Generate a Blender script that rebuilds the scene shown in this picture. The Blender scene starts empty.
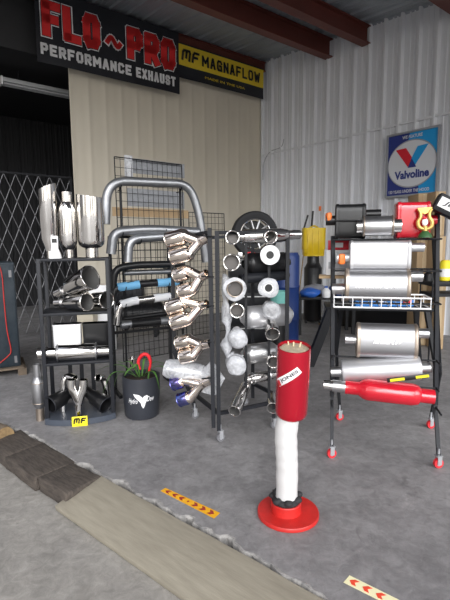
import bpy, bmesh, math, random
from mathutils import Vector, Matrix, noise
random.seed(7)
SC = bpy.context.scene
COL = SC.collection
PI = math.pi
def V(*a): return Vector(a)

# ------------------------------------------------------------------ camera
FPX, PITCH, ROLL, CH = 445.0, math.radians(7.2), math.radians(0.5), 1.5
FW = V(0, math.cos(PITCH), -math.sin(PITCH))
_R, _U = V(1, 0, 0), V(0, math.sin(PITCH), math.cos(PITCH))
RT = _R*math.cos(ROLL) - _U*math.sin(ROLL)
UP = _U*math.cos(ROLL) + _R*math.sin(ROLL)
CAM = V(0, 0, CH)
cd = bpy.data.cameras.new('camera'); cam = bpy.data.objects.new('camera', cd); COL.objects.link(cam)
cd.sensor_fit = 'VERTICAL'; cd.sensor_height = 36; cd.sensor_width = 27
cd.lens = FPX/600*36; cd.clip_end = 300; cd.clip_start = 0.05
m = Matrix((RT, UP, -FW)).transposed().to_4x4(); m.translation = CAM
cam.matrix_world = m
SC.camera = cam
def ray(x, y): return FW + RT*((x-225)/FPX) + UP*((300-y)/FPX)
def G(x, y, z=0.0):
    d = ray(x, y); return CAM + d*((z-CH)/d.z)
def D(x, y, Y):
    d = ray(x, y); return CAM + d*(Y/d.y)

# ------------------------------------------------------------------ materials
MATS = {}
def mat(name, col, metal=0.0, rough=0.5, var=0.0, scale=8.0, bump=0.0, bscale=60.0, rvar=0.0, col2=None, coat=0.0, spec=0.5, stretch=None, emit=0.0, trans=0.0):
    if name in MATS: return MATS[name]
    M = bpy.data.materials.new(name); M.use_nodes = True
    nt = M.node_tree; N = nt.nodes; L = nt.links
    b = N['Principled BSDF']
    b.inputs['Base Color'].default_value = (*col, 1); b.inputs['Metallic'].default_value = metal
    b.inputs['Roughness'].default_value = rough; b.inputs['Coat Weight'].default_value = coat
    b.inputs['Specular IOR Level'].default_value = spec
    b.inputs['Transmission Weight'].default_value = trans
    if emit:
        b.inputs['Emission Color'].default_value = (*col, 1); b.inputs['Emission Strength'].default_value = emit
    tc = N.new('ShaderNodeTexCoord')
    src = tc.outputs['Object']
    if stretch:
        mp = N.new('ShaderNodeMapping'); mp.inputs['Scale'].default_value = stretch
        L.new(src, mp.inputs['Vector']); src = mp.outputs['Vector']
    if var or col2 or rvar:
        n = N.new('ShaderNodeTexNoise'); n.inputs['Scale'].default_value = scale; n.inputs['Detail'].default_value = 6
        n.inputs['Roughness'].default_value = 0.62
        L.new(src, n.inputs['Vector'])
        r = N.new('ShaderNodeValToRGB')
        r.color_ramp.elements[0].position = 0.3; r.color_ramp.elements[1].position = 0.7
        c2 = col2 or tuple(c*(1-var) for c in col)
        r.color_ramp.elements[0].color = (*c2, 1); r.color_ramp.elements[1].color = (*col, 1)
        L.new(n.outputs['Fac'], r.inputs['Fac'])
        if var or col2: L.new(r.outputs['Color'], b.inputs['Base Color'])
        if rvar:
            mr = N.new('ShaderNodeMapRange'); mr.inputs['To Min'].default_value = max(0.02, rough-rvar); mr.inputs['To Max'].default_value = min(1, rough+rvar)
            L.new(n.outputs['Fac'], mr.inputs['Value']); L.new(mr.outputs['Result'], b.inputs['Roughness'])
    if bump:
        n2 = N.new('ShaderNodeTexNoise'); n2.inputs['Scale'].default_value = bscale; n2.inputs['Detail'].default_value = 5
        L.new(src, n2.inputs['Vector'])
        bp = N.new('ShaderNodeBump'); bp.inputs['Strength'].default_value = bump; bp.inputs['Distance'].default_value = 0.01
        L.new(n2.outputs['Fac'], bp.inputs['Height']); L.new(bp.outputs['Normal'], b.inputs['Normal'])
    MATS[name] = M
    return M

def concrete(name, base, dark, light, stain):
    M = bpy.data.materials.new(name); M.use_nodes = True
    nt = M.node_tree; N = nt.nodes; L = nt.links; b = N['Principled BSDF']
    tc = N.new('ShaderNodeTexCoord')
    def noi(scale, detail, rough=0.6, dist=0.0):
        n = N.new('ShaderNodeTexNoise'); n.inputs['Scale'].default_value = scale; n.inputs['Detail'].default_value = detail
        n.inputs['Roughness'].default_value = rough; n.inputs['Distortion'].default_value = dist
        L.new(tc.outputs['Object'], n.inputs['Vector']); return n
    def ramp(n, p0, p1, c0, c1):
        r = N.new('ShaderNodeValToRGB'); e = r.color_ramp.elements
        e[0].position = p0; e[1].position = p1; e[0].color = (*c0, 1); e[1].color = (*c1, 1)
        L.new(n.outputs['Fac'], r.inputs['Fac']); return r
    def mix(a, bb, fac, mode='MIX'):
        x = N.new('ShaderNodeMix'); x.data_type = 'RGBA'; x.blend_type = mode
        L.new(a, x.inputs['A']); L.new(bb, x.inputs['B'])
        if isinstance(fac, float): x.inputs['Factor'].default_value = fac
        else: L.new(fac, x.inputs['Factor'])
        return x.outputs['Result']
    c = ramp(noi(0.9, 8, 0.65, 0.6), 0.38, 0.62, dark, base).outputs['Color']
    c2 = ramp(noi(5, 8, 0.65, 0.5), 0.32, 0.68, tuple(x*0.8 for x in base), light).outputs['Color']
    c = mix(c, c2, 0.5)
    st = ramp(noi(2.3, 6, 0.7, 1.2), 0.60, 0.72, (0, 0, 0), (1, 1, 1)).outputs['Color']
    rgb = N.new('ShaderNodeRGB'); rgb.outputs[0].default_value = (*stain, 1)
    sf = N.new('ShaderNodeMath'); sf.operation = 'MULTIPLY'; sf.inputs[1].default_value = 0.65
    L.new(st, sf.inputs[0])
    c = mix(c, rgb.outputs[0], sf.outputs[0])
    fine = ramp(noi(16, 9, 0.72, 0.8), 0.36, 0.66, (0.74, 0.74, 0.74), (1.2, 1.2, 1.2)).outputs['Color']
    c = mix(c, fine, 0.8, 'MULTIPLY')
    sc2 = ramp(noi(1.7, 9, 0.75, 2.5), 0.56, 0.70, (1, 1, 1), (1.45, 1.43, 1.42)).outputs['Color']
    c = mix(c, sc2, 0.7, 'MULTIPLY')
    v = N.new('ShaderNodeTexVoronoi'); v.inputs['Scale'].default_value = 7.0; L.new(tc.outputs['Object'], v.inputs['Vector'])
    sp = N.new('ShaderNodeValToRGB'); sp.color_ramp.elements[0].position = 0.02; sp.color_ramp.elements[1].position = 0.09
    sp.color_ramp.elements[0].color = (0.45, 0.45, 0.45, 1); sp.color_ramp.elements[1].color = (1, 1, 1, 1)
    L.new(v.outputs['Distance'], sp.inputs['Fac'])
    c = mix(c, sp.outputs['Color'], 0.45, 'MULTIPLY')
    L.new(c, b.inputs['Base Color'])
    rr = N.new('ShaderNodeMapRange'); rr.inputs['To Min'].default_value = 0.42; rr.inputs['To Max'].default_value = 0.8
    L.new(noi(3, 5).outputs['Fac'], rr.inputs['Value']); L.new(rr.outputs['Result'], b.inputs['Roughness'])
    bp = N.new('ShaderNodeBump'); bp.inputs['Strength'].default_value = 0.25; bp.inputs['Distance'].default_value = 0.01
    L.new(noi(45, 6, 0.7).outputs['Fac'], bp.inputs['Height']); L.new(bp.outputs['Normal'], b.inputs['Normal'])
    return M

def wrapmat(name, col, alpha, rough=0.25):
    M = bpy.data.materials.new(name); M.use_nodes = True
    nt = M.node_tree; N = nt.nodes; L = nt.links; b = N['Principled BSDF']
    b.inputs['Base Color'].default_value = (*col, 1); b.inputs['Roughness'].default_value = rough
    tc = N.new('ShaderNodeTexCoord'); n = N.new('ShaderNodeTexNoise'); n.inputs['Scale'].default_value = 22; n.inputs['Detail'].default_value = 4
    n.inputs['Distortion'].default_value = 1.0
    L.new(tc.outputs['Object'], n.inputs['Vector'])
    mr = N.new('ShaderNodeMapRange'); mr.inputs['From Min'].default_value = 0.3; mr.inputs['From Max'].default_value = 0.7
    mr.inputs['To Min'].default_value = alpha-0.22; mr.inputs['To Max'].default_value = min(1.0, alpha+0.22)
    L.new(n.outputs['Fac'], mr.inputs['Value']); L.new(mr.outputs['Result'], b.inputs['Alpha'])
    bp = N.new('ShaderNodeBump'); bp.inputs['Strength'].default_value = 0.6; bp.inputs['Distance'].default_value = 0.01
    L.new(n.outputs['Fac'], bp.inputs['Height']); L.new(bp.outputs['Normal'], b.inputs['Normal'])
    return M

CHROME = mat('chrome', (0.74, 0.72, 0.70), 1, 0.09, rvar=0.03)
WARM = mat('warm_chrome', (0.86, 0.77, 0.70), 1, 0.12, rvar=0.04)
STEEL = mat('brushed_steel', (0.66, 0.66, 0.67), 1, 0.33, rvar=0.08, scale=14)
ALUM = mat('aluminized_steel', (0.36, 0.36, 0.375), 0.9, 0.36, rvar=0.08, scale=10)
SATIN = mat('satin_silver', (0.66, 0.66, 0.68), 0.75, 0.42, rvar=0.05)
DULL = mat('dull_pipe_steel', (0.40, 0.41, 0.43), 0.9, 0.40, var=0.3, scale=9, rvar=0.1)
LINING = mat('tip_lining', (0.13, 0.127, 0.124), 0.3, 0.5)
INNER = mat('tip_inside', (0.13, 0.12, 0.115), 0.7, 0.45)
HEAT = mat('heat_tinted_steel', (0.50, 0.42, 0.35), 0.9, 0.4, var=0.25, scale=6)
BLUEBURN = mat('burnt_blue_titanium', (0.10, 0.22, 0.62), 1, 0.2, col2=(0.30, 0.20, 0.45), scale=6)
BLACKM = mat('black_rack_paint', (0.010, 0.0105, 0.013), 0.0, 0.5, spec=0.3)
GREYM = mat('grey_rack_paint', (0.014, 0.015, 0.019), 0.0, 0.5, spec=0.3)
BLACK = mat('black_satin', (0.007, 0.007, 0.008), 0.0, 0.35)
RUBBER = mat('black_rubber', (0.018, 0.018, 0.02), 0, 0.75, bump=0.3)
REDP = mat('red_gloss_paint', (0.62, 0.012, 0.028), 0.1, 0.2, coat=0.6, var=0.12)
CANDY = mat('candy_red_metallic', (0.60, 0.008, 0.030), 0.55, 0.22, coat=0.5)
DISCRED = mat('rotor_red_paint', (0.58, 0.022, 0.018), 0, 0.38, var=0.25, scale=14)
WHITE = mat('white_plastic', (0.82, 0.82, 0.83), 0, 0.4)
PAPER = mat('white_paper', (0.85, 0.85, 0.86), 0, 0.7)
WHITEWRAP = mat('white_header_wrap', (0.60, 0.59, 0.585), 0, 0.6, bump=0.15, bscale=25)
CARD = mat('cardboard', (0.47, 0.33, 0.19), 0, 0.85, var=0.15, scale=5)
YELLOW = mat('yellow_plastic', (0.80, 0.55, 0.01), 0, 0.4, var=0.12)
YELLABEL = mat('yellow_label', (0.85, 0.70, 0.02), 0, 0.5)
BANY = mat('banner_yellow', (0.72, 0.52, 0.03), 0, 0.55)
BANK = mat('banner_black_vinyl', (0.016, 0.017, 0.022), 0, 0.38, bump=0.5, bscale=2.5)
BANR = mat('banner_red', (0.62, 0.02, 0.02), 0, 0.5)
BANW = mat('banner_white', (0.75, 0.75, 0.76), 0, 0.5)
BLUE = mat('blue_plastic', (0.02, 0.10, 0.42), 0, 0.45)
BLUECARD = mat('blue_box_card', (0.03, 0.20, 0.58), 0, 0.5)
TEAL = mat('teal_plastic', (0.15, 0.42, 0.38), 0, 0.5)
LBLUE = mat('light_blue_sleeve', (0.16, 0.42, 0.68), 0, 0.55, bump=0.4, bscale=18)
WHSLEEVE = mat('white_foam_sleeve', (0.72, 0.72, 0.74), 0, 0.6, bump=0.3, bscale=18)
SIGNNAVY = mat('sign_navy', (0.02, 0.035, 0.20), 0, 0.35)
SIGNCYAN = mat('sign_cyan', (0.01, 0.30, 0.66), 0, 0.35)
SIGNWHITE = mat('sign_white', (0.62, 0.63, 0.66), 0, 0.35)
SIGNRED = mat('sign_red', (0.62, 0.015, 0.03), 0, 0.35)
SIGNGREY = mat('sign_frame_grey', (0.35, 0.36, 0.38), 0.4, 0.45)
ORANGE = mat('orange_sticker', (0.95, 0.22, 0.04), 0, 0.45)
GOLD = mat('gold_paint', (0.70, 0.45, 0.14), 0.6, 0.35)
GREEN = mat('leaf_green', (0.10, 0.24, 0.05), 0, 0.5, var=0.4, scale=12)
DKGREEN = mat('dark_green', (0.03, 0.10, 0.03), 0, 0.5)
FLOWER = mat('flower_red', (0.68, 0.012, 0.02), 0, 0.55, bump=0.6, bscale=90)
POTC = mat('charcoal_pot_glaze', (0.035, 0.038, 0.048), 0, 0.42, var=0.2)
SOIL = mat('soil', (0.03, 0.02, 0.014), 0, 0.9, bump=0.8)
SAND = mat('sand', (0.50, 0.42, 0.30), 0, 0.9, var=0.4, scale=40, bump=0.8, bscale=120)
WOOD = mat('plank_wood', (0.31, 0.28, 0.22), 0, 0.75, col2=(0.23, 0.205, 0.16), scale=4, stretch=(1, 8, 1), bump=0.15, bscale=20)
OLDWOOD = mat('old_dark_timber', (0.105, 0.085, 0.07), 0, 0.85, col2=(0.035, 0.028, 0.024), scale=9, stretch=(1.2, 7, 3), bump=0.8, bscale=25)
LOGW = mat('log_wood', (0.42, 0.29, 0.14), 0, 0.8, col2=(0.16, 0.10, 0.05), scale=12, bump=0.5)
PALLET = mat('pallet_wood', (0.16, 0.12, 0.085), 0, 0.85, var=0.4, scale=6, bump=0.4)
DKPANEL = mat('worn_teal_paint', (0.014, 0.024, 0.034), 0.1, 0.5, col2=(0.035, 0.045, 0.055), scale=7, rvar=0.15)
REDCORD = mat('red_cord', (0.42, 0.02, 0.015), 0, 0.5)
GALV = mat('galvanised', (0.60, 0.61, 0.64), 0.8, 0.4)
GATE = mat('gate_steel', (0.20, 0.20, 0.21), 0.6, 0.45)
ROTORED = mat('caster_red', (0.70, 0.03, 0.04), 0, 0.4)
BINGREY = mat('blue_grey_plastic', (0.055, 0.065, 0.085), 0, 0.4)
TAPEY = mat('tape_orange_yellow', (0.85, 0.42, 0.01), 0, 0.5, var=0.1, scale=30)
TAPEP = mat('tape_pale_yellow', (0.85, 0.80, 0.50), 0, 0.5)
TAPER = mat('tape_dark_red', (0.32, 0.03, 0.02), 0, 0.5)
TAPEO = mat('tape_red_orange', (0.80, 0.07, 0.03), 0, 0.5)
WRAP = wrapmat('clear_bubble_wrap', (0.66, 0.67, 0.70), 0.55)
WRAPHI = wrapmat('thick_white_wrap', (0.62, 0.63, 0.66), 0.75)
MESHSHEET = mat('perforated_grey_sheet', (0.36, 0.37, 0.39), 0.5, 0.5, var=0.25, scale=30)
WHITEWALL = mat('white_wall_metal', (0.71, 0.72, 0.75), 0, 0.42, var=0.06, scale=2)
TANWALL = mat('tan_wall_metal', (0.63, 0.575, 0.475), 0, 0.5, var=0.10, scale=2.2, stretch=(1, 1, 0.35))
ROOFM = mat('galvanised_roof', (0.34, 0.37, 0.41), 0.35, 0.5, var=0.15, scale=1.5)
OXIDE = mat('red_oxide_primer', (0.135, 0.032, 0.022), 0, 0.55, var=0.25, scale=3)
DARKWALL = mat('bay_shade_black', (0.016, 0.016, 0.018), 0, 0.6)  # gloom of the bay interior put into the wall colour
TUBEOFF = mat('unlit_fluorescent_fixture', (0.40, 0.41, 0.42), 0, 0.4)
SLAB = concrete('slab_concrete', (0.245, 0.235, 0.238), (0.11, 0.105, 0.108), (0.36, 0.35, 0.35), (0.05, 0.047, 0.05))
OUTC = concrete('outer_concrete', (0.335, 0.315, 0.288), (0.205, 0.193, 0.178), (0.41, 0.388, 0.36), (0.13, 0.115, 0.098))
CHIP = mat('chipped_concrete', (0.42, 0.40, 0.38), 0, 0.9, col2=(0.17, 0.165, 0.16), scale=25, bump=0.8, bscale=40)

# ------------------------------------------------------------------ mesh helpers
def circ(n): return [(math.cos(2*PI*i/n), math.sin(2*PI*i/n)) for i in range(n)]
def superell(n, a, b, e):
    out = []
    for i in range(n):
        t = 2*PI*i/n; c, s = math.cos(t), math.sin(t)
        out.append((a*math.copysign(abs(c)**(2/e), c), b*math.copysign(abs(s)**(2/e), s)))
    return out
def smooth_path(pts, n=6):
    pts = [Vector(p) for p in pts]; out = []
    for i in range(len(pts)-1):
        p0 = pts[max(i-1, 0)]; p1 = pts[i]; p2 = pts[i+1]; p3 = pts[min(i+2, len(pts)-1)]
        for k in range(n):
            t = k/n
            out.append(0.5*((2*p1)+(p2-p0)*t+(2*p0-5*p1+4*p2-p3)*t*t+(3*p1-p0-3*p2+p3)*t**3))
    out.append(pts[-1]); return out
def fillet(pts, r, n=6):
    pts = [Vector(p) for p in pts]; out = [pts[0]]
    for i in range(1, len(pts)-1):
        a = pts[i-1]-pts[i]; b = pts[i+1]-pts[i]
        d = min(r, a.length*0.48, b.length*0.48)
        s = pts[i]+a.normalized()*d; e = pts[i]+b.normalized()*d
        for k in range(n+1):
            t = k/n; out.append(s*(1-t)**2+pts[i]*2*t*(1-t)+e*t*t)
    out.append(pts[-1]); return out

class B:
    def __init__(s): s.bm = bmesh.new()
    def box(s, c, size, rot=None, bevel=0.0):
        t = bmesh.new(); bmesh.ops.create_cube(t, size=1)
        for v in t.verts: v.co = Vector((v.co.x*size[0], v.co.y*size[1], v.co.z*size[2]))
        if bevel: bmesh.ops.bevel(t, geom=t.edges[:]+t.verts[:], offset=bevel, segments=2, profile=0.5, affect='EDGES')
        M = Matrix.Translation(Vector(c))
        if rot is not None: M = M @ rot.to_4x4()
        t.transform(M); s.join(t); return s
    def join(s, t):
        me = bpy.data.meshes.new('t'); t.to_mesh(me); t.free(); s.bm.from_mesh(me); bpy.data.meshes.remove(me)
    def ring(s, c, x, y, sect, r):
        return [s.bm.verts.new(c + x*(p[0]*r) + y*(p[1]*r)) for p in sect]
    def frames(s, pts, up):
        n = len(pts); T = []
        for i in range(n):
            a = pts[min(i+1, n-1)]-pts[max(i-1, 0)]
            T.append(a.normalized() if a.length > 1e-9 else V(0, 0, 1))
        if up is None: up = V(0, 0, 1) if abs(T[0].z) < 0.9 else V(0, 1, 0)
        x = up.cross(T[0]).normalized(); fr = []
        for i in range(n):
            if i:
                q = T[i-1].rotation_difference(T[i]); x = q @ x
            x = (x - T[i]*x.dot(T[i])).normalized()
            fr.append((x, T[i].cross(x)))
        return T, fr
    # tube along pts; r number or list; wall>0 makes an open pipe; slash = tangent shift at the last ring
    def tube(s, pts, r, seg=20, wall=0.0, caps=True, sect=None, up=None, slash=0.0, slash0=0.0, closed=False, sdir=(0, 1)):
        pts = [Vector(p) for p in pts]; n = len(pts)
        rs = r if isinstance(r, (list, tuple)) else [r]*n
        sect = sect or circ(seg); seg = len(sect)
        T, fr = s.frames(pts, up)
        def surf(off, rev):
            R = []
            for i in range(n):
                ra = max(rs[i]-off, 0.0005)
                ring = s.ring(pts[i], fr[i][0], fr[i][1], sect, ra)
                sl = slash if i == n-1 else (slash0 if i == 0 else 0)
                if sl:
                    for v, p in zip(ring, sect): v.co += T[i]*((p[0]*sdir[0]+p[1]*sdir[1])*sl*ra/rs[i])
                R.append(ring)
            for i in range(n-1 if not closed else n):
                a, b = R[i], R[(i+1) % n]
                for j in range(seg):
                    k = (j+1) % seg
                    f = (a[j], a[k], b[k], b[j]) if not rev else (a[j], b[j], b[k], a[k])
                    s.bm.faces.new(f).smooth = True
            return R
        o = surf(0, False)
        if closed: return s
        if wall:
            q = surf(wall, True)
            for a, b, rev in ((o[0], q[0], True), (o[-1], q[-1], False)):
                for j in range(seg):
                    k = (j+1) % seg
                    s.bm.faces.new((a[j], a[k], b[k], b[j]) if not rev else (a[j], b[j], b[k], a[k]))
        elif caps:
            s.bm.faces.new(list(reversed(o[0]))); s.bm.faces.new(o[-1])
        return s
    def torus(s, c, ax, R, r, seg=24, seg2=8):
        ax = Vector(ax).normalized(); u0 = ax.orthogonal().normalized(); w = ax.cross(u0)
        pts = [Vector(c)+u0*(R*math.cos(2*PI*i/seg))+w*(R*math.sin(2*PI*i/seg)) for i in range(seg)]
        rings = []
        for i, p in enumerate(pts):
            d = (p-Vector(c)).normalized()
            rings.append([s.bm.verts.new(p+d*(r*math.cos(2*PI*j/seg2))+ax*(r*math.sin(2*PI*j/seg2))) for j in range(seg2)])
        for i in range(seg):
            a, b = rings[i], rings[(i+1) % seg]
            for j in range(seg2):
                k = (j+1) % seg2; s.bm.faces.new((a[j], a[k], b[k], b[j])).smooth = True
        return s
    def prism(s, poly, d):
        d = Vector(d); a = [s.bm.verts.new(Vector(p)) for p in poly]; b = [s.bm.verts.new(Vector(p)+d) for p in poly]
        n = len(a); s.bm.faces.new(list(reversed(a))); s.bm.faces.new(b)
        for j in range(n):
            k = (j+1) % n; s.bm.faces.new((a[j], a[k], b[k], b[j]))
        return s
    def ball(s, c, r, sc=(1, 1, 1), sub=3):
        t = bmesh.new(); bmesh.ops.create_icosphere(t, subdivisions=sub, radius=r)
        for v in t.verts: v.co = Vector((v.co.x*sc[0], v.co.y*sc[1], v.co.z*sc[2])) + Vector(c)
        for f in t.faces: f.smooth = True
        s.join(t); return s
    # text fitted into a w x h box centred at the origin of matrix M
    def text(s, body, M, w, h, depth=0.002, offset=0.0, shear=0.0, bold=0.0):
        c = bpy.data.curves.new('t', 'FONT'); c.body = body; c.size = 1; c.offset = bold; c.shear = shear; c.resolution_u = 3
        o = bpy.data.objects.new('t', c); COL.objects.link(o)
        dg = bpy.context.evaluated_depsgraph_get(); me = bpy.data.meshes.new_from_object(o.evaluated_get(dg))
        bpy.data.objects.remove(o); bpy.data.curves.remove(c)
        xs = [v.co.x for v in me.vertices]; ys = [v.co.y for v in me.vertices]
        x0, x1, y0, y1 = min(xs), max(xs), min(ys), max(ys)
        t = bmesh.new(); t.from_mesh(me); bpy.data.meshes.remove(me)
        for v in t.verts: v.co = Vector(((v.co.x-(x0+x1)/2)*w/(x1-x0), (v.co.y-(y0+y1)/2)*h/(y1-y0), offset))
        bmesh.ops.remove_doubles(t, verts=t.verts, dist=1e-6)
        g = bmesh.ops.extrude_face_region(t, geom=t.faces[:])
        for v in g['geom']:
            if isinstance(v, bmesh.types.BMVert): v.co.z += depth
        bmesh.ops.recalc_face_normals(t, faces=t.faces)
        t.transform(M); s.join(t); return s
    def jitter(s, amp, freq, seed=0):
        for v in s.bm.verts:
            d = noise.noise_vector(v.co*freq + V(seed, seed*2, seed*3)); v.co += d*amp
        return s

GLYPH = {
 'F': [[(0, 0), (0, 1), (1, 1)], [(0, .5), (.8, .5)]], 'L': [[(0, 1), (0, 0), (1, 0)]],
 'O': [[(.2, 0), (.8, 0), (1, .17), (1, .83), (.8, 1), (.2, 1), (0, .83), (0, .17), (.2, 0)]],
 'P': [[(0, 0), (0, 1), (.8, 1), (1, .86), (1, .58), (.8, .44), (0, .44)]], 'R': [[(0, 0), (0, 1), (.8, 1), (1, .86), (1, .60), (.8, .46), (0, .46)], [(.45, .46), (1, 0)]],
 'M': [[(0, 0), (0, 1), (.5, .35), (1, 1), (1, 0)]], 'A': [[(0, 0), (.42, 1), (.58, 1), (1, 0)], [(.18, .32), (.82, .32)]],
 'G': [[(1, .78), (.82, 1), (.2, 1), (0, .83), (0, .17), (.2, 0), (1, 0), (1, .48), (.58, .48)]], 'N': [[(0, 0), (0, 1), (1, 0), (1, 1)]],
 'W': [[(0, 1), (.22, 0), (.5, .75), (.78, 0), (1, 1)]], 'E': [[(1, 1), (0, 1), (0, 0), (1, 0)], [(0, .5), (.8, .5)]], 'C': [[(1, .85), (.8, 1), (.2, 1), (0, .83), (0, .17), (.2, 0), (.8, 0), (1, .15)]],
 'X': [[(0, 0), (1, 1)], [(0, 1), (1, 0)]], 'H': [[(0, 0), (0, 1)], [(1, 0), (1, 1)], [(0, .5), (1, .5)]], 'U': [[(0, 1), (0, .17), (.2, 0), (.8, 0), (1, .17), (1, 1)]],
 'S': [[(1, .84), (.8, 1), (.2, 1), (0, .85), (0, .65), (.2, .52), (.8, .48), (1, .35), (1, .15), (.8, 0), (.2, 0), (0, .16)]], 'T': [[(0, 1), (1, 1)], [(.5, 1), (.5, 0)]],
 '~': [[(i/14, .5+.24*math.sin(i/14*2*PI-0.3)) for i in range(15)]], 'J': [[(1, 1), (1, .2), (.8, 0), (.2, 0), (0, .2)]], 'I': [[(.5, 0), (.5, 1)]],
 'm': [[(0, 0), (0, .8), (.1, 1), (.4, 1), (.5, .8), (.5, .25)], [(.5, .8), (.6, 1), (.9, 1), (1, .8), (1, 0)]], 'f': [[(0, 0), (0, .75), (.2, 1), (1, 1)], [(0, .48), (.8, .48)]],
}
def strokes(b, body, M, w, h, t, depth=0.003, gap=0.28, space=0.6, slant=0.0, sizes=None):
    """heavy block lettering: w x h centred on M, stroke thickness t (included in the box)."""
    adv = [(space if c == ' ' else (0.35 if c == 'I' else 1.25 if c in 'MWm' else 1.0)) for c in body]
    n = len(body)
    # letter cell width from the total, gap as share of a letter
    tot = sum(adv)+gap*(n-1); cw = w/tot; x = -w/2
    for c, a in zip(body, adv):
        lw = a*cw; lh = h
        if c != ' ':
            for line in GLYPH[c]:
                pts = [V(x+t/2+p[0]*(lw-t)+slant*(p[1]-.5)*h, -h/2+t/2+p[1]*(lh-t), 0) for p in line]
                for i in range(len(pts)-1):
                    d = (pts[i+1]-pts[i]).normalized(); s_ = V(-d.y, d.x, 0)*t/2; e0 = pts[i]-d*t*0.36; e1 = pts[i+1]+d*t*0.36
                    if i == 0 and len(pts) > 2 and pts[0] != pts[-1] or len(pts) == 2: e0 = pts[i]-d*t*0.5
                    if i == len(pts)-2: e1 = pts[i+1]+d*t*0.5
                    q = [e0-s_, e1-s_, e1+s_, e0+s_]
                    b.prism([M @ p for p in q], (M.to_3x3() @ V(0, 0, 1))*depth)
        x += lw+gap*cw
    return b

def frame(o, x, z):
    x = Vector(x).normalized(); z = Vector(z); z = (z-x*z.dot(x)).normalized(); y = z.cross(x)
    M = Matrix((x, y, z)).transposed().to_4x4(); M.translation = Vector(o); return M
def world_origin(o):
    p = V(0, 0, 0)
    while o is not None: p += o.location; o = o.parent
    return p
def link(name, b, m, parent=None, loc=None):
    me = bpy.data.meshes.new(name)
    base = world_origin(parent) if parent is not None else (Vector(loc) if loc is not None else None)
    if base is None:
        xs = [v.co for v in b.bm.verts]
        base = V((min(p.x for p in xs)+max(p.x for p in xs))/2, (min(p.y for p in xs)+max(p.y for p in xs))/2, min(p.z for p in xs))
    b.bm.transform(Matrix.Translation(-base))
    bmesh.ops.recalc_face_normals(b.bm, faces=b.bm.faces)
    b.bm.to_mesh(me); b.bm.free()
    me.set_sharp_from_angle(angle=math.radians(38))
    me.materials.append(m)
    o = bpy.data.objects.new(name, me); COL.objects.link(o)
    if parent is not None: o.parent = parent
    else: o.location = base
    return o
def props(o, label, cat, group=None):
    o['label'] = label; o['category'] = cat
    if group: o['group'] = group
    return o
def thing(name, label, cat, loc, group=None):
    o = bpy.data.objects.new(name, None); COL.objects.link(o); o.location = Vector(loc); o.empty_display_size = 0.05
    return props(o, label, cat, group)
def part(name, b, m, parent, label=None):
    o = link(name, b, m, parent)
    if label: o['label'] = label
    return o
def single(name, b, m, label, cat, group=None): return props(link(name, b, m), label, cat, group)
def struct(name, b, m):
    o = link(name, b, m, None, V(0, 0, 0)); o['kind'] = 'structure'; return o

# ------------------------------------------------------------------ building frame
O = V(0.873, 10.5, 0); u = V(0.621, -0.784, 0).normalized(); v = V(-0.784, -0.621, 0).normalized()
def bw(a, b, z=0.0): return O + u*a + v*b + V(0, 0, z)
def roofz(a): return 5.50 - 0.08*a

def ribbed(name, origin, da, db, nrm, la, lb, m, period=0.305, ht=0.032, minor=0.007, thick=0.02, shear=None, off=0.0):
    prof = [(0, 0)]; x = off
    while x < la:
        for px, h in ((0, 0), (0.022, ht), (0.052, ht), (0.074, 0), (0.145, 0), (0.152, minor), (0.175, minor), (0.182, 0), (0.222, 0), (0.229, minor), (0.252, minor), (0.259, 0)):
            if x+px <= la: prof.append((x+px, h))
        x += period
    prof.append((la, 0))
    b = B(); A = []; C = []
    for px, h in prof:
        p = Vector(origin)+Vector(da)*px
        top = lb(px) if callable(lb) else lb
        A.append((b.bm.verts.new(p+Vector(nrm)*h), b.bm.verts.new(p-Vector(nrm)*thick)))
        q = p+Vector(db)*top
        if shear: q = q + shear(px)
        C.append((b.bm.verts.new(q+Vector(nrm)*h), b.bm.verts.new(q-Vector(nrm)*thick)))
    for i in range(len(prof)-1):
        b.bm.faces.new((A[i][0], A[i+1][0], C[i+1][0], C[i][0]))
        b.bm.faces.new((A[i][1], C[i][1], C[i+1][1], A[i+1][1]))
        b.bm.faces.new((A[i][0], A[i][1], A[i+1][1], A[i+1][0]))
        b.bm.faces.new((C[i][0], C[i+1][0], C[i+1][1], C[i][1]))
    b.bm.faces.new((A[0][0], C[0][0], C[0][1], A[0][1])); b.bm.faces.new((A[-1][0], A[-1][1], C[-1][1], C[-1][0]))
    return struct(name, b, m)

ribbed('wall_right', bw(0, 0, -0.1), u, V(0, 0, 1), v, 8.6, lambda a: roofz(a)+0.12, WHITEWALL, ht=0.06, minor=0.012)
def _vt():
    d = ray(71.5, 130); k = (bw(0, 0)-CAM).dot(u)/d.dot(u); return (CAM+d*k-O).dot(v)
VT = _vt()
ribbed('wall_back', bw(0, 0, -0.1), v, V(0, 0, 1), u, VT, 5.62, TANWALL, ht=0.005, minor=0.0, off=0.05)
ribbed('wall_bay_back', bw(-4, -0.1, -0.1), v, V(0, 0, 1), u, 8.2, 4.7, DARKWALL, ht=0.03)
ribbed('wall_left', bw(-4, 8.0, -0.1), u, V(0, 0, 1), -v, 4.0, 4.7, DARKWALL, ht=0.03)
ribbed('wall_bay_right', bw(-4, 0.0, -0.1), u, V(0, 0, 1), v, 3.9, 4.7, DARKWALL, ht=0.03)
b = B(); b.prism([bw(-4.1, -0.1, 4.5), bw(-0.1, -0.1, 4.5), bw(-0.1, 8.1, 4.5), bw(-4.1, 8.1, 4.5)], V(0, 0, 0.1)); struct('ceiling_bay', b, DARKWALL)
b = B(); b.prism([bw(-0.1, VT, 4.5), bw(-0.1, 8.1, 4.5), bw(-0.1, 8.1, 5.6), bw(-0.1, VT, 5.6)], u*0.08); struct('wall_header', b, DARKWALL)
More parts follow.
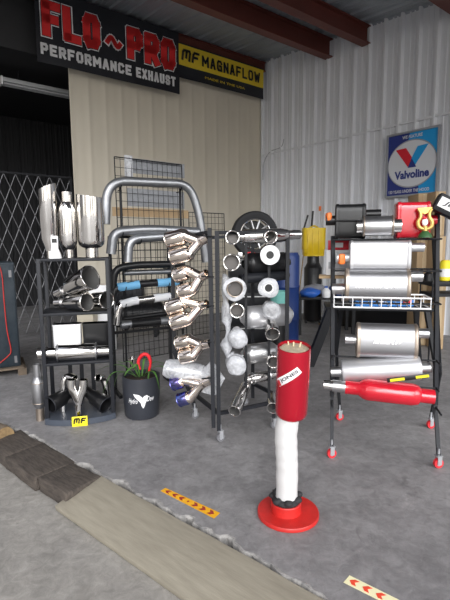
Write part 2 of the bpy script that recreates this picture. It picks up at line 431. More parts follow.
# roof: ribs run along u, sloping down towards the yard
sl = (u*1 + V(0, 0, -0.08))
b_len = 10.6
ribbed('ceiling', bw(-0.05, -0.05, roofz(-0.05)), v, sl, V(0, 0, -1), 7.6, b_len, ROOFM, ht=0.03)
# purlins: red-oxide I sections along v
def ibeam(name, a, z, h=0.26, w=0.17, t=0.022, v0=0.04, v1=7.4, m=OXIDE):
    b = B(); L_ = v1-v0; c = bw(a, (v0+v1)/2, 0); R = Matrix((u, v, V(0, 0, 1))).transposed()
    b.box(c+V(0, 0, z+h-t/2), (w, L_, t), R); b.box(c+V(0, 0, z+t/2), (w, L_, t), R); b.box(c+V(0, 0, z+h/2), (t, L_, h-2*t), R)
    return struct(name, b, m)
for i, (a, h) in enumerate(((1.9, 0.33), (2.72, 0.30), (4.35, 0.3), (6.2, 0.3))):
    ibeam('trim_%d' % (i+1), a, roofz(a)-0.035-h, h)
ibeam('trim_5', 0.12, roofz(0.12)-0.24, 0.20, 0.08, v1=7.9)
b = B(); R_ = Matrix((u, v, V(0, 0, 1))).transposed()
b.box(bw(4.3, 0.045, 3.47), (8.5, 0.018, 0.035), R_); struct('trim_6', b, WHITEWALL)
b = B(); b.box(bw(0.05, 0.05, 2.7), (0.03, 0.03, 5.4), R_); struct('trim_7', b, WHITEWALL)
# slab with chipped edge
edge = [V(-6.5, 7.0, 0)]+[G(*q_) for q_ in ((4, 423), (31, 434), (69, 458), (95, 471.5), (169, 509), (210, 530), (262, 561), (322, 594))]+[V(3.0, -0.9, 0)]
ep = []
for i in range(len(edge)-1):
    a, c = edge[i], edge[i+1]; n = max(2, int((c-a).length/0.022))
    nrm = V(-(c-a).y, (c-a).x, 0).normalized()
    for k in range(n):
        p = a.lerp(c, k/n); j = noise.noise(p*6.0)*0.022 + noise.noise(p*19)*0.020
        if noise.noise(p*5+V(5, 1, 0)) > 0.30: j += 0.03
        ep.append(p+nrm*j)
ep.append(edge[-1])
b = B(); far = [bw(9.5, 0.0), bw(9.5, -0.1), bw(-4.1, -0.1), bw(-4.1, 8.1)]
b.prism([p for p in ep]+far, V(0, 0, -0.12)); struct('floor', b, SLAB)
# broken lip of the slab: pale crumbled concrete along the edge
b = B(); pr_ = None
for i in range(len(ep)-1):
    p = ep[i]
    if not (-3.2 < p.x < 1.6): continue
    nrm = V(-(ep[i+1]-ep[i-1]).y, (ep[i+1]-ep[i-1]).x, 0).normalized()
    w_in = 0.003+0.020*max(0, noise.noise(p*13+V(2, 0, 0))+0.15); out_ = 0.004+0.012*abs(noise.noise(p*17)); lo_ = 0.004+0.02*max(0, noise.noise(p*11+V(0, 7, 0)))
    row = [p+nrm*w_in+V(0, 0, 0.0006), p+nrm*0.002+V(0, 0, 0.0012), p-nrm*out_+V(0, 0, -lo_-0.006), p-nrm*(out_+0.008*noise.noise(p*29))+V(0, 0, -0.05), p-nrm*(out_*0.6)+V(0, 0, -0.099)]
    row = [b.bm.verts.new(q_) for q_ in row]
    if pr_:
        for k in range(4): b.bm.faces.new((pr_[k], row[k], row[k+1], pr_[k+1]))
    pr_ = row
o = struct('floor_edge', b, CHIP)
b = B(); b.prism([V(-40, -40, -0.1), V(40, -40, -0.1), V(40, 40, -0.1), V(-40, 40, -0.1)], V(0, 0, -0.1)); struct('ground', b, OUTC)

# ------------------------------------------------------------------ banners, sign, light, gate
TX = -v; TN = u
def planeM(o): return frame(o, TX, V(0, 0, 1)) @ Matrix.Rotation(PI/2, 4, 'X')
def onback(px, py, off):        # point of the pixel on the plane u = off
    d = ray(px, py); p0 = bw(off, 0); t = (p0-CAM).dot(u)/d.dot(u); return CAM + d*t
def onright(px, py, off=0.04):
    d = ray(px, py); p0 = bw(0, off); t = (p0-CAM).dot(v)/d.dot(v); return CAM + d*t
def vof(p): return (p-O).dot(v)
def uof(p): return (p-O).dot(u)

def banner_sheet(off, v0, v1, z0, z1, seed, nx=40, nz=14, amp=0.02, sag=0.0):
    b = B(); F = []; Bk = []
    for i in range(nx+1):
        rf, rb = [], []
        for j in range(nz+1):
            vv = v0+(v1-v0)*i/nx; z = z0+(z1-z0)*j/nz
            d = amp*noise.noise(V(vv*1.7, z*2.5, seed))*(1-j/nz*0.7)
            zz = z + sag*math.sin(PI*i/nx)*(0.4+0.6*(1-j/nz))*-1
            p = bw(off+d, vv, zz); rf.append(b.bm.verts.new(p)); rb.append(b.bm.verts.new(p-u*0.004))
        F.append(rf); Bk.append(rb)
    for i in range(nx):
        for j in range(nz):
            b.bm.faces.new((F[i][j], F[i+1][j], F[i+1][j+1], F[i][j+1])).smooth = True
            b.bm.faces.new((Bk[i][j], Bk[i][j+1], Bk[i+1][j+1], Bk[i+1][j])).smooth = True
    for i in range(nx):
        b.bm.faces.new((F[i][0], Bk[i][0], Bk[i+1][0], F[i+1][0])); b.bm.faces.new((F[i][nz], F[i+1][nz], Bk[i+1][nz], Bk[i][nz]))
    for j in range(nz):
        b.bm.faces.new((F[0][j], F[0][j+1], Bk[0][j+1], Bk[0][j])); b.bm.faces.new((F[nx][j], Bk[nx][j], Bk[nx][j+1], F[nx][j+1]))
    return b
OFF = 0.26
vl = vof(onback(36, 30, OFF)); vr = vof(onback(179, 60, OFF))
zb = (onback(179, 94, OFF).z+onback(42, 62, OFF).z)/2
zt = onback(179, 33, OFF).z
print('banner', vl, vr, zb, zt)
t1 = thing('exhaust_banner', 'large black vinyl banner with red block lettering hung across top of tan wall', 'banner', bw(OFF, (vl+vr)/2, zb))
part('banner_sheet', banner_sheet(OFF, vl, vr, zb, zt, 3, amp=0.03), BANK, t1)
H1 = zt-zb; W1 = vl-vr; mid = (vl+vr)/2
def btxt(body, m, parent, cx, cz, w, h, off, name, bold=0.0, shear=0.0):
    b = B(); b.text(body, planeM(bw(off, cx, cz)), w, h, 0.003, 0, shear, bold); return part(name, b, m, parent)
def span(x0, x1, off): a = vof(onback(x0, 50, off)); c = vof(onback(x1, 50, off)); return (a+c)/2, a-c
def bstroke(body, m, parent, cx, cz, w, h, off, name, t, **kw):
    b = B(); strokes(b, body, planeM(bw(off, cx, cz)), w, h, t, **kw); return part(name, b, m, parent)
for word, x0, x1 in (('FLO', 41, 101), ('~', 104, 122), ('PRO', 125, 175)):
    cx, w = span(x0, x1, OFF); g_ = 0.045
    if word == '~':
        bstroke('~', BANW, t1, cx, zb+H1*0.53, w, 0.34, OFF+0.030, 'lettering_outline', 0.115)
        bstroke('~', BANR, t1, cx, zb+H1*0.53, w-0.03, 0.31, OFF+0.036, 'red_lettering', 0.075)
    else:
        bstroke(word, BANW, t1, cx, zb+H1*0.59, w, H1*0.52, OFF+0.030, 'lettering_outline', 0.175, gap=0.06)
        bstroke(word, BANK, t1, cx, zb+H1*0.59, w-0.026, H1*0.52-0.026, OFF+0.034, 'lettering_inline', 0.148, gap=0.082)
        bstroke(word, BANR, t1, cx, zb+H1*0.59, w-0.045, H1*0.52-0.045, OFF+0.038, 'red_lettering', 0.128, gap=0.10)
cx, w = span(40, 174, OFF)
for word, x0, x1 in (('PERFORMANCE', 40, 130), ('EXHAUST', 134.5, 174)):
    cx, w = span(x0, x1, OFF); bstroke(word, BANW, t1, cx, zb+H1*0.175, w, H1*0.155, OFF+0.030, 'white_lettering', 0.040, gap=0.22)

OF2 = 0.22
vl = vof(onback(177, 60, OF2)); vr = vof(onback(263.5, 80, OF2))
zb = (onback(178, 80, OF2).z*0.5+onback(262, 96, OF2).z*0.5); zt = onback(262, 68.5, OF2).z
print('banner2', vl, vr, zb, zt)
t2 = thing('muffler_banner', 'yellow and black vinyl banner beside the wall corner under the roof', 'banner', bw(OF2, (vl+vr)/2, zb))
H2 = zt-zb
part('banner_sheet', banner_sheet(OF2, vl, vr, zb, zt, 8, amp=0.02), BANK, t2)
part('yellow_panel', banner_sheet(OF2+0.008, vl-0.01, vr+0.01, zb+H2*0.36, zt-0.03, 8, amp=0.02), BANY, t2)
cx, w = span(201, 259, OF2)
bstroke('MAGNAFLOW', BANK, t2, cx, zb+H2*0.64, w, H2*0.33, OF2+0.028, 'black_lettering', 0.040, gap=0.28)
cx, w = span(181, 198, OF2)
bstroke('mf', BANK, t2, cx, zb+H2*0.66, w, H2*0.33, OF2+0.028, 'emblem', 0.045, gap=0.2, slant=0.12)
cx, w = span(204, 244, OF2)
bstroke('MADE IN THE USA', BANY, t2, cx, zb+H2*0.17, w, H2*0.06, OF2+0.024, 'small_lettering', 0.012, gap=0.45) if False else btxt('MADE IN THE USA', BANY, t2, cx, zb+H2*0.17, w, H2*0.07, OF2+0.024, 'small_lettering', 0.0)

# oil sign on the right wall
q = [onright(388, 135), onright(440.5, 127), onright(440.5, 193), onright(388, 199)]
ua = (uof(q[0])+uof(q[3]))/2; ub = (uof(q[1])+uof(q[2]))/2; z0 = (q[2].z+q[3].z)/2; z1 = (q[0].z+q[1].z)/2
print('sign', ua, ub, z0, z1)
SW, SH = ub-ua, z1-z0; sc = bw((ua+ub)/2, 0.075, (z0+z1)/2)
SM = frame(sc, u, V(0, 0, 1)) @ Matrix.Rotation(PI/2, 4, 'X')
def sq(x, y, z=0): return SM @ V(x*SW/2, y*SH/2, z)
t3 = thing('motor_oil_sign', 'square blue and white motor oil sign with red and blue V on white wall', 'sign', bw((ua+ub)/2, 0.075, z0))
def sprism(poly, z, d): bb = B(); bb.prism([sq(x, y, z) for x, y in poly], v*d); return bb
part('backing_panel', sprism([(-.96, -.96), (.96, -.96), (.96, .96), (-.96, .96)], -0.03, 0.04), SIGNNAVY, t3)
part('bright_blue_field', sprism([(-.1, .95), (-.2, .55), (.3, .3), (.3, -.4), (.3, -.95), (.95, -.95), (.95, .95)], 0.0105, 0.003), SIGNCYAN, t3)
bb = B()
for c_, s_ in (((0, .97), (SW, 0.03*SH)), ((0, -.97), (SW, 0.03*SH))): bb.box(sq(*c_, 0.01), (s_[0], 0.06, s_[1]), Matrix((u, v, V(0, 0, 1))).transposed())
for c_ in ((-.97, 0), (.97, 0)): bb.box(sq(*c_, 0.01), (0.03*SW, 0.06, SH*0.94), Matrix((u, v, V(0, 0, 1))).transposed())
part('frame', bb, SIGNGREY, t3)
el = [(math.cos(2*PI*i/48), math.sin(2*PI*i/48)) for i in range(48)]
part('oval_border', sprism([(x*0.94, y*0.74) for x, y in el], 0.014, 0.003), SIGNGREY, t3)
part('white_oval', sprism([(x*0.91, y*0.70) for x, y in el], 0.0175, 0.003), SIGNWHITE, t3)
part('red_emblem_stroke', sprism([(-.62, .48), (-.22, .50), (.06, .13), (-.10, -.12)], 0.021, 0.003), SIGNRED, t3)
part('blue_emblem_stroke', sprism([(.62, .52), (.22, .50), (-.02, .12), (.10, -.12)], 0.0215, 0.003), SIGNCYAN, t3)
part('navy_emblem_tip', sprism([(.02, .16), (.20, -.12), (-.12, -.12)], 0.0245, 0.003), SIGNNAVY, t3)
def stext(body, cx, cy, w, h, m, name, bold=0.02, z=0.021): bb = B(); bb.text(body, SM @ Matrix.Translation(V(cx*SW/2, cy*SH/2, z)), w*SW, h*SH, 0.002, 0, 0, bold); part(name, bb, m, t3)
stext('Valvoline', 0.02, -.32, 0.66, 0.13, SIGNNAVY, 'sign_lettering', 0.04)
stext('WE FEATURE', 0, .83, 0.38, 0.05, SIGNWHITE, 'upper_lettering')
stext('150 YEARS UNDER THE HOOD', -.08, -.83, 0.78, 0.05, SIGNWHITE, 'lower_lettering', 0.015, 0.0145)

# unlit fluorescent in the dark bay
la, lb_ = D(1, 83, 7.95), D(84, 103, 8.85); la.z = lb_.z = 4.24
t4 = thing('fluorescent_fixture', 'unlit grey fluorescent strip light on ceiling of the dark bay', 'light fixture', (la+lb_)/2)
d4 = (lb_-la).normalized(); R4 = Matrix((d4, V(0, 0, 1).cross(d4), V(0, 0, 1))).transposed()
bb = B(); bb.box((la+lb_)/2+V(0, 0, 0.05), ((lb_-la).length, 0.16, 0.07), R4, 0.01); part('housing', bb, TUBEOFF, t4)
for s_ in (-1, 1):
    bb = B(); off = R4 @ V(0, 0.05*s_, -0.01); bb.tube([la+off+d4*0.03, lb_+off-d4*0.03], 0.02, 10); part('tube', bb, TUBEOFF, t4)
bb = B(); bb.box(la+V(0, 0, 0.03), (0.03, 0.17, 0.13), R4); bb.box(lb_+V(0, 0, 0.03), (0.03, 0.17, 0.13), R4); part('end_cap', bb, WHITE, t4)
bb = B()
for k in (0.2, 0.8): bb.tube([la.lerp(lb_, k)+V(0, 0, 0.08), la.lerp(lb_, k)+V(0, 0, 0.27)], 0.008, 8)
part('hanger', bb, BLACKM, t4)

# folding lattice gate
t5 = thing('folding_gate', 'folding steel lattice security gate across the dark bay opening', 'gate', bw(-0.06, 5.6))
gz0, gz1, gp = 0.04, 2.62, 0.175
bb = B(); v0g, v1g = VT+0.04, 7.0
slope = 0.215/0.0875*0.5; hh = gz1-gz0; run = hh/ (0.43/0.175)
k = v0g-run
while k < v1g:
    for sgn in (1, -1):
        a_, c_ = (k, k+run) if sgn == 1 else (k+run, k)
        za, zc = gz0, gz1
        # clip to range
        def cl(p, zp, q_, zq, lim, lo):
            if (p < lim) == lo and p != q_:
                f = (lim-p)/(q_-p); return lim, zp+(zq-zp)*f
            return p, zp
        A_, ZA = cl(a_, za, c_, zc, v0g, True); C_, ZC = cl(c_, zc, a_, za, v0g, True)
        A_, ZA = cl(A_, ZA, C_, ZC, v1g, False); C_, ZC = cl(C_, ZC, A_, ZA, v1g, False)
        if abs(A_-C_) > 0.03:
            bb.tube([bw(-0.06+0.012*sgn, A_, ZA), bw(-0.06+0.012*sgn, C_, ZC)], 0.0055, 6)
    k += gp
part('lattice', bb, GATE, t5)
for vv in (VT+0.04, 7.0):
    bb = B(); bb.box(bw(-0.06, vv, 1.33), (0.04, 0.03, 2.62), R_); part('gate_post', bb, BLACKM, t5)
bb = B(); bb.box(bw(-0.06, (VT+7.04)/2, 2.64), (0.04, 7.0-VT, 0.03), R_); part('top_track', bb, BLACKM, t5)

# ------------------------------------------------------------------ exhaust parts builders
def hollow(name, pts, r, parent, m=CHROME, wall=0.004, slash=0.0, slash0=0.0, seg=24, inner=True, sdir=(0, 1), label=None, lip=0.0, deep=0.07):
    b = B(); b.tube(pts, r, seg, wall, slash=slash, slash0=slash0, sdir=sdir)
    rs = r if isinstance(r, (list, tuple)) else [r]*len(pts)
    if lip:
        p = Vector(pts[-1]); b.torus(p, p-Vector(pts[-2]), rs[-1], lip, seg, 8)
    o = part(name, b, m, parent, label)
    return o
def plug(pts, r, parent, at=0.4, name='dark_bore'):
    pass
def round_muffler(name, label, cat, a, c, r, n0, n1, m=CHROME, r_in=0.03, r_in0=None, neck0=None, neck1=None, group=None, cone=0.5, mneck=None, loc=None, rim=None, taper=0.04, sect=None, up=None, body='body'):
    """a..c are the outer ends of the two necks; n0, n1 the neck lengths."""
    a = Vector(a); c = Vector(c); d = (c-a).normalized(); L = (c-a).length
    low = V((a.x+c.x)/2, (a.y+c.y)/2, min(a.z, c.z)-r) if loc is None else loc
    t = thing(name, label, cat, low, group)
    s0 = a+d*n0; s1 = c-d*n1; r0 = r_in0 or r_in
    b = B(); b.tube([s0, s0+d*0.004, s0+d*taper, s0+d*(taper+0.012), s1-d*(taper+0.012), s1-d*taper, s1-d*0.004, s1], [r0*1.02, r0*1.25, r*0.95, r, r, r*0.95, r_in*1.25, r_in*1.02], 32, sect=sect, up=up)
    part(body, b, m, t)
    hollow('inlet_neck', [s0+d*0.02, a+d*0.06 if n0 > 0.08 else a+d*n0*0.5, a], r0, t, mneck or m, 0.003)
    hollow('outlet_neck', [s1-d*0.02, c-d*0.06 if n1 > 0.08 else c-d*n1*0.5, c], r_in, t, mneck or m, 0.003)
    if rim:
        for p in (s0+d*(taper*0.9), s1-d*(taper*0.9)): b = B(); b.torus(p, d, r*0.985, 0.006, 32, 8); part('weld_ring', b, rim, t)
    return t
def box_muffler(name, label, a, c, hw, hh, up, m, mrim, pin0, pin1, pr=0.032, e=4.0, text=None, face=None, group=None, mp=None, tw=0.6, th=0.3):
    """a..c centres of the end plates; up = vector of the tall axis; pin = (offset up, offset side, length) of the stubs."""
    a = Vector(a); c = Vector(c); d = (c-a).normalized(); up = Vector(up); up = (up-d*up.dot(d)).normalized(); side = d.cross(up)
    t = thing(name, label, 'muffler', (a+c)/2-up*hh, group)
    sec = superell(40, 1, 1, e)
    def sect(k): return [(p[0]*hw*k, p[1]*hh*k) for p in sec]
    b = B()
    # ring x axis = up x T ; keep axes via explicit up
    b.tube([a+d*0.004, a+d*0.02, c-d*0.02, c-d*0.004], [1, 1, 1, 1], sect=sect(1), up=up)
    part('body', b, m, t)
    for p, q_ in ((a, d), (c, -d)):
        b = B(); b.tube([p-q_*0.006, p, p+q_*0.014, p+q_*0.02], [0.97, 1.035, 1.035, 1.0], sect=sect(1), up=up); part('end_rim', b, mrim, t)
    for nm, p, q_, pn in (('inlet_pipe', a, -d, pin0), ('outlet_pipe', c, d, pin1)):
        if pn is None: continue
        s_ = p+up*pn[0]+side*pn[1]
        hollow(nm, [s_-q_*0.01, s_+q_*(pn[2]*0.5), s_+q_*pn[2]], pn[3] if len(pn) > 3 else pr, t, mp or m, 0.003)
    if text:
        n = Vector(face).normalized(); n = (n-d*n.dot(d)); n.normalize()
        # distance to the face along n
        dist = 1/(((abs(n.dot(side))/hw)**e+(abs(n.dot(up))/hh)**e)**(1/e))
        M = Matrix((d, n.cross(d), n)).transposed().to_4x4(); M.translation = (a+c)/2+n*(dist-0.0015)
        b = B(); strokes(b, text.upper(), M, (c-a).length*tw, hh*th, hh*th*0.20, 0.010, 0.3, slant=0.35); part('embossed_lettering', b, mat('polished_emboss', (0.82, 0.82, 0.84), 0.6, 0.3), t)
    return t
def wrapped(parent, a, c, r, m=WRAP, seed=0, amp=0.018, name='wrap', ends=(0.75, 0.6), hole=0.0):
    a = Vector(a); c = Vector(c); n = 12; d = (c-a).normalized(); pts = [a.lerp(c, i/n) for i in range(n+1)]
    rs = [r*(ends[0] if i == 0 else ends[1] if i == n else 1.0) for i in range(n+1)]
    if hole:      # open bag: flares into a crumpled collar round the open end
        rs = [r*(0.75+0.30*(i/n)**2) for i in range(n+1)]; pts += [c+d*0.006, c+d*0.009, c+d*0.010]; rs += [r*1.0, r*0.86, hole]
        b = B(); b.tube(pts, rs, 28, caps=False)
    else:         # gathered bag end: shallow dome with creases
        pts += [c+d*0.012, c+d*0.018, c+d*0.021]; rs += [r*ends[1]*0.85, r*ends[1]*0.5, r*ends[1]*0.12]
        b = B(); b.tube(pts, rs, 28)
    b.jitter(amp, 8, seed); b.jitter(amp*0.25, 26, seed+3); return part(name, b, m, parent)

# ------------------------------------------------------------------ casters
def caster(parent, p, wm, d=V(1, 0, 0), wr=0.032, stem_top=0.10):
    p = Vector(p); d = Vector(d).normalized(); s = V(-d.y, d.x, 0)
    c = V(p.x, p.y, wr)
    b = B(); b.tube([c-s*0.011, c+s*0.011], wr, 20); w = part('caster', b, wm, parent)
    b = B(); b.tube([c-s*0.0125, c+s*0.0125], wr*0.5, 14); part('hub', b, GALV, w)
    b = B()
    for k in (-1, 1): b.box(c+s*(0.017*k)+V(0, 0, 0.022), (0.03, 0.004, 0.06), Matrix((d, s, V(0, 0, 1))).transposed())
    b.box(c+V(0, 0, 0.053), (0.04, 0.04, 0.006), Matrix((d, s, V(0, 0, 1))).transposed())
    b.tube([c+V(0, 0, 0.05), c+V(0, 0, stem_top)], 0.008, 10)
    part('fork', b, GALV, w)
def bar(b, p, q_, w=0.025, m=None): 
    b.tube([Vector(p), Vector(q_)], 1, sect=[(-w/2, -w/2), (w/2, -w/2), (w/2, w/2), (-w/2, w/2)]); return b
def flatten(b):
    for f in b.bm.faces: f.smooth = False
    return b

# ------------------------------------------------------------------ left tip shelf
S0 = G(48, 424); S1 = G(113.5, 418); SX = (S1-S0).normalized(); SB = V(-SX.y, SX.x, 0); SWd = (S1-S0).length
def sh(a, bk, z): return S0 + SX*a + SB*bk + V(0, 0, z)
RS = Matrix((SX, SB, V(0, 0, 1))).transposed()
Z1, Z2, Z3, Z4 = D(80, 258.5, 3.62).z, D(80, 313, 3.62).z, D(80, 363, 3.62).z, 0.03
print('shelf z', Z1, Z2, Z3, SWd)
DP = 0.34
t = thing('tip_display_shelf', 'dark grey four level steel shelf unit holding chrome exhaust tips', 'shelf', sh(SWd/2, DP/2, 0))
for a in (0.0, SWd):
    for bk in (0.0, DP):
        b = B(); b.box(sh(a, bk, Z1/2), (0.032, 0.032, Z1), RS, 0.003); part('post', b, GREYM, t)
for z in (Z1, Z2, Z3):
    b = B(); b.box(sh(SWd/2, DP/2, z-0.012), (SWd+0.03, DP+0.03, 0.022), RS, 0.003); part('shelf_board', b, GREYM, t)
b = B()
for a in (0.16, 0.26, 0.36): b.box(sh(a, DP+0.004, (Z3+0.1)/2), (0.035, 0.014, Z3-0.10), RS)
part('back_slat', b, GREYM, t)
# curved base tray
pl = [sh(-0.015, DP, 0), sh(SWd+0.015, DP, 0)]
for i in range(13):
    k = i/12; pl.append(sh(SWd+0.02-(SWd+0.04)*k, -0.02-0.085*math.sin(PI*k)**0.7, 0))
b = B(); b.prism([p+V(0, 0, 0.004) for p in pl], V(0, 0, 0.05)); tr = part('base_tray', b, BINGREY, t)
cL = sh(SWd*0.5, -0.112, 0.03)
b = B(); b.box(cL+V(0, 0, 0.012), (0.125, 0.008, 0.085), RS, 0.002); lb2 = part('label', b, YELLABEL, t, 'yellow label with black letters on base tray')
b = B(); strokes(b, 'mf', frame(cL-SB*0.0042+V(0, 0, 0.019), SX, V(0, 0, 1)) @ Matrix.Rotation(PI/2, 4, 'X'), 0.098, 0.048, 0.013, 0.0015, 0.15, slant=0.1); part('lettering', b, BLACK, lb2)

GT = 'chrome exhaust tips on the left display shelf'
def up_tip(label, px, r, ybase, ytop, neck_r, neck_h, bk, slash, style):
    base = D(px, ybase, 3.6); a = (base-S0).dot(SX); p0 = sh(a, bk, Z1)
    Y = p0.y; z1 = D(px, ytop, Y).z; hgt = z1-Z1
    t = thing('exhaust_tip', label, 'exhaust tip', p0, GT)
    def pz(h): return p0+V(0, 0, h)
    if style == 'slash':
        b = B(); b.tube([pz(0.003), pz(neck_h)], neck_r, 24, 0.003); part('neck', b, CHROME, t)
        b = B(); b.tube([pz(neck_h), pz(neck_h+0.02), pz(neck_h+0.10), pz(hgt*0.42), pz(hgt*0.43), pz(hgt)], [neck_r, neck_r*1.12, r*0.93, r*0.96, r, r], 36, 0.004, slash=slash, sdir=(1, 0.2)); part('sleeve', b, CHROME, t)
    elif style == 'bullet':
        b = B(); b.tube([pz(0.003), pz(neck_h+0.01)], neck_r, 24, 0.003); part('neck', b, CHROME, t)
        b = B(); b.tube([pz(neck_h), pz(neck_h+0.015), pz(neck_h+0.05), pz(neck_h+0.08), pz(hgt-0.16), pz(hgt-0.13), pz(hgt-0.09), pz(hgt-0.08)], [neck_r, r*0.72, r*0.95, r, r, r*0.95, r*0.75, neck_r*1.25], 36); part('body', b, CHROME, t)
        b = B(); b.tube([pz(hgt-0.085), pz(hgt)], neck_r*1.3, 28, 0.003); part('upper_neck', b, CHROME, t)
    else:
        b = B(); b.tube([pz(0.003), pz(neck_h)], neck_r, 28, 0.003); part('neck', b, CHROME, t)
        b = B(); b.tube([pz(neck_h), pz(neck_h+0.01), pz(neck_h+0.03), pz(neck_h+0.06), pz(hgt)], [neck_r, r*0.72, r*0.93, r, r], 40, 0.006, slash=slash, sdir=(-1, 0.3)); part('sleeve', b, CHROME, t)
        b = B(); b.tube([pz(neck_h+0.1), pz(hgt-0.05)], r*0.82, 36, 0.003, slash=slash*0.7, sdir=(-1, 0.3)); part('inner_sleeve', b, WARM, t)
    return t
up_tip('tall slash cut chrome tip at the left end of the top shelf', 47.5, 0.069, 252, 187, 0.032, 0.06, 0.12, 0.03, 'slash')
up_tip('chrome bullet resonator standing between two stacks on the top shelf', 66.5, 0.072, 254, 192, 0.033, 0.07, 0.14, 0, 'bullet')
up_tip('widest chrome stack tip standing on the right of the top shelf', 90, 0.110, 254, 196, 0.053, 0.08, 0.15, 0.016, 'wide')
# handheld gadget
p = sh((D(54, 258, 3.6)-S0).dot(SX), 0.045, Z1)
t = thing('card_reader', 'small white handset with dark screen on the top shelf corner', 'gadget', p)
b = B(); b.tube([p+V(0, 0, 0.001), p+V(0, 0, 0.03), p+V(0, 0, 0.085)], [0.050, 0.045, 0.026], 4, sect=superell(20, 1, 0.7, 4), up=SB); part('base', b, WHITE, t)
b = B(); b.box(p+V(0, 0, 0.13), (0.055, 0.025, 0.11), RS, 0.006); bd = part('handset', b, WHITE, t)
b = B(); b.box(p+V(0, 0, 0.145)-SB*0.013, (0.038, 0.004, 0.034), RS); part('screen', b, BLACK, bd)

# second shelf: large tip over two small ones
def lying_tip(label, p_open, p_back, r, rb, slash=0.0, m=CHROME, group=GT, nb=0.3, wall=0.004):
    p_open = Vector(p_open); p_back = Vector(p_back); d = p_open-p_back
    t = thing('exhaust_tip', label, 'exhaust tip', V(*(p_open.lerp(p_back, 0.5).xy), min(p_open.z-r, p_back.z-rb)), group)
    b = B(); b.tube([p_back, p_back+d*nb*0.5, p_back+d*nb, p_back+d*(nb+0.18), p_back+d*0.93, p_open], [rb, rb, rb, r*0.88, r*0.985, r], 36, wall, slash=slash)
    part('sleeve', b, m, t)
    b = B(); b.torus(p_open, d, r*0.985, wall*1.3, 36, 8); part('rolled_rim', b, m, t)
    b = B(); b.tube([p_back+d*(nb+0.10), p_back+d*(nb+0.18), p_back+d*0.93, p_open-d*0.004], [rb*0.8, r*0.88-wall-0.001, r*0.985-wall-0.001, r-wall-0.001], 32, 0.001, slash=slash*0.9); part('lining', b, LINING, t)
    b = B(); q_ = p_back+d*nb; b.tube([q_-d*0.10, q_-d*0.06], rb*1.15, 24, rb*0.13); part('clamp', b, STEEL, t)
    return t
yb = lambda px, py, bk: None
def onshelf(px, py, bk):   # point of the pixel on the vertical plane bk behind the shelf front
    d = ray(px, py); p0 = sh(0, bk, 0); k = (p0-CAM).dot(SB)/d.dot(SB); return CAM+d*k
po = onshelf(87, 302, -0.02); lying_tip('left one of two round chrome tips lying under the big cone tip', po, onshelf(56, 303, 0.24), 0.075, 0.032)
po = onshelf(106.5, 300, -0.02); lying_tip('right one of two round chrome tips lying under the big cone tip', po, onshelf(84, 299.5, 0.27), 0.070, 0.036)
po = onshelf(90.5, 277.5, 0.0); lying_tip('big flared cone tip lying over two smaller round tips', po, onshelf(56, 294, 0.26), 0.102, 0.034, 0.02, CHROME)
# third shelf: two bins behind a chrome resonator
def bin_(label, x0, x1, y0, y1, bk, m):
    a = onshelf(x0, y1, bk); c = onshelf(x1, y0, bk); w = (c-a).dot(SX); h = c.z-Z3; p = sh((a-S0).dot(SX)+w/2, bk+0.06, Z3)
    t = thing('parts_bin', label, 'bin', p)
    b = B(); b.tube([p+V(0, 0, 0.001), p+V(0, 0, 0.03), p+V(0, 0, h)], [0.80, 0.97, 1.0], sect=[(x*w/2, y*0.055) for x, y in superell(28, 1, 1, 7)], up=SB); part('body', b, m, t)
    b = B(); b.tube([p+V(0, 0, h-0.012), p+V(0, 0, h)], 1.03, sect=[(x*w/2, y*0.055) for x, y in superell(28, 1, 1, 7)], up=SB); part('rim', b, m, t)
bin_('white plastic bin on the third shelf behind the chrome resonator', 53, 80.5, 324, 346, 0.16, WHITE)
bin_('black plastic bin on the third shelf beside the white bin', 83, 108, 323, 346, 0.16, BLACK)
round_muffler('resonator', 'polished chrome resonator lying across the third shelf in front of the bins', 'resonator', onshelf(38, 353.5, 0.06), onshelf(112.5, 350.5, 0.06), 0.073, 0.14, 0.12, CHROME, 0.048, rim=STEEL, taper=0.02, loc=sh(SWd/2, 0.06, Z3))
# bottom level
def onb(px, py, bk): return onshelf(px, py, bk)
t = thing('y_pipe', 'small chrome Y pipe standing in the middle of the base tray', 'exhaust pipe', sh(0.26, -0.02, 0.055), None)
j = onb(78.5, 402, -0.03)
for px in (71.5, 83.5):
    hollow('branch', smooth_path([j+V(0, 0, -0.01), onb(78 + (px-78)*0.55, 394, -0.03), onb(px, 387, -0.03), onb(px, 379.5, -0.03)], 5), 0.036, t, CHROME, 0.003)
hollow('stem', [onb(78.5, 414.5, -0.03), j+V(0, 0, 0.02)], 0.031, t, CHROME, 0.003)
for lab, x0, y0, x1, y1 in (('black coated tip lying on the left of the base tray', 50, 405, 72, 392), ('black coated tip lying on the right of the base tray', 106, 405, 86, 391)):
    po = onb(x0, y0, -0.03); pb = onb(x1, y1, 0.14)
    t = thing('exhaust_tip', lab, 'exhaust tip', po.lerp(pb, .5)-V(0, 0, 0.07), 'black tips in the base tray')
    d = pb-po; b = B(); b.tube([pb, pb-d*0.3, pb-d*0.45, po], [0.045, 0.045, 0.066, 0.073], 32, 0.004); part('sleeve', b, BLACK, t)
    b = B(); b.torus(po, d, 0.070, 0.005, 32, 8); part('rolled_rim', b, GREYM, t)
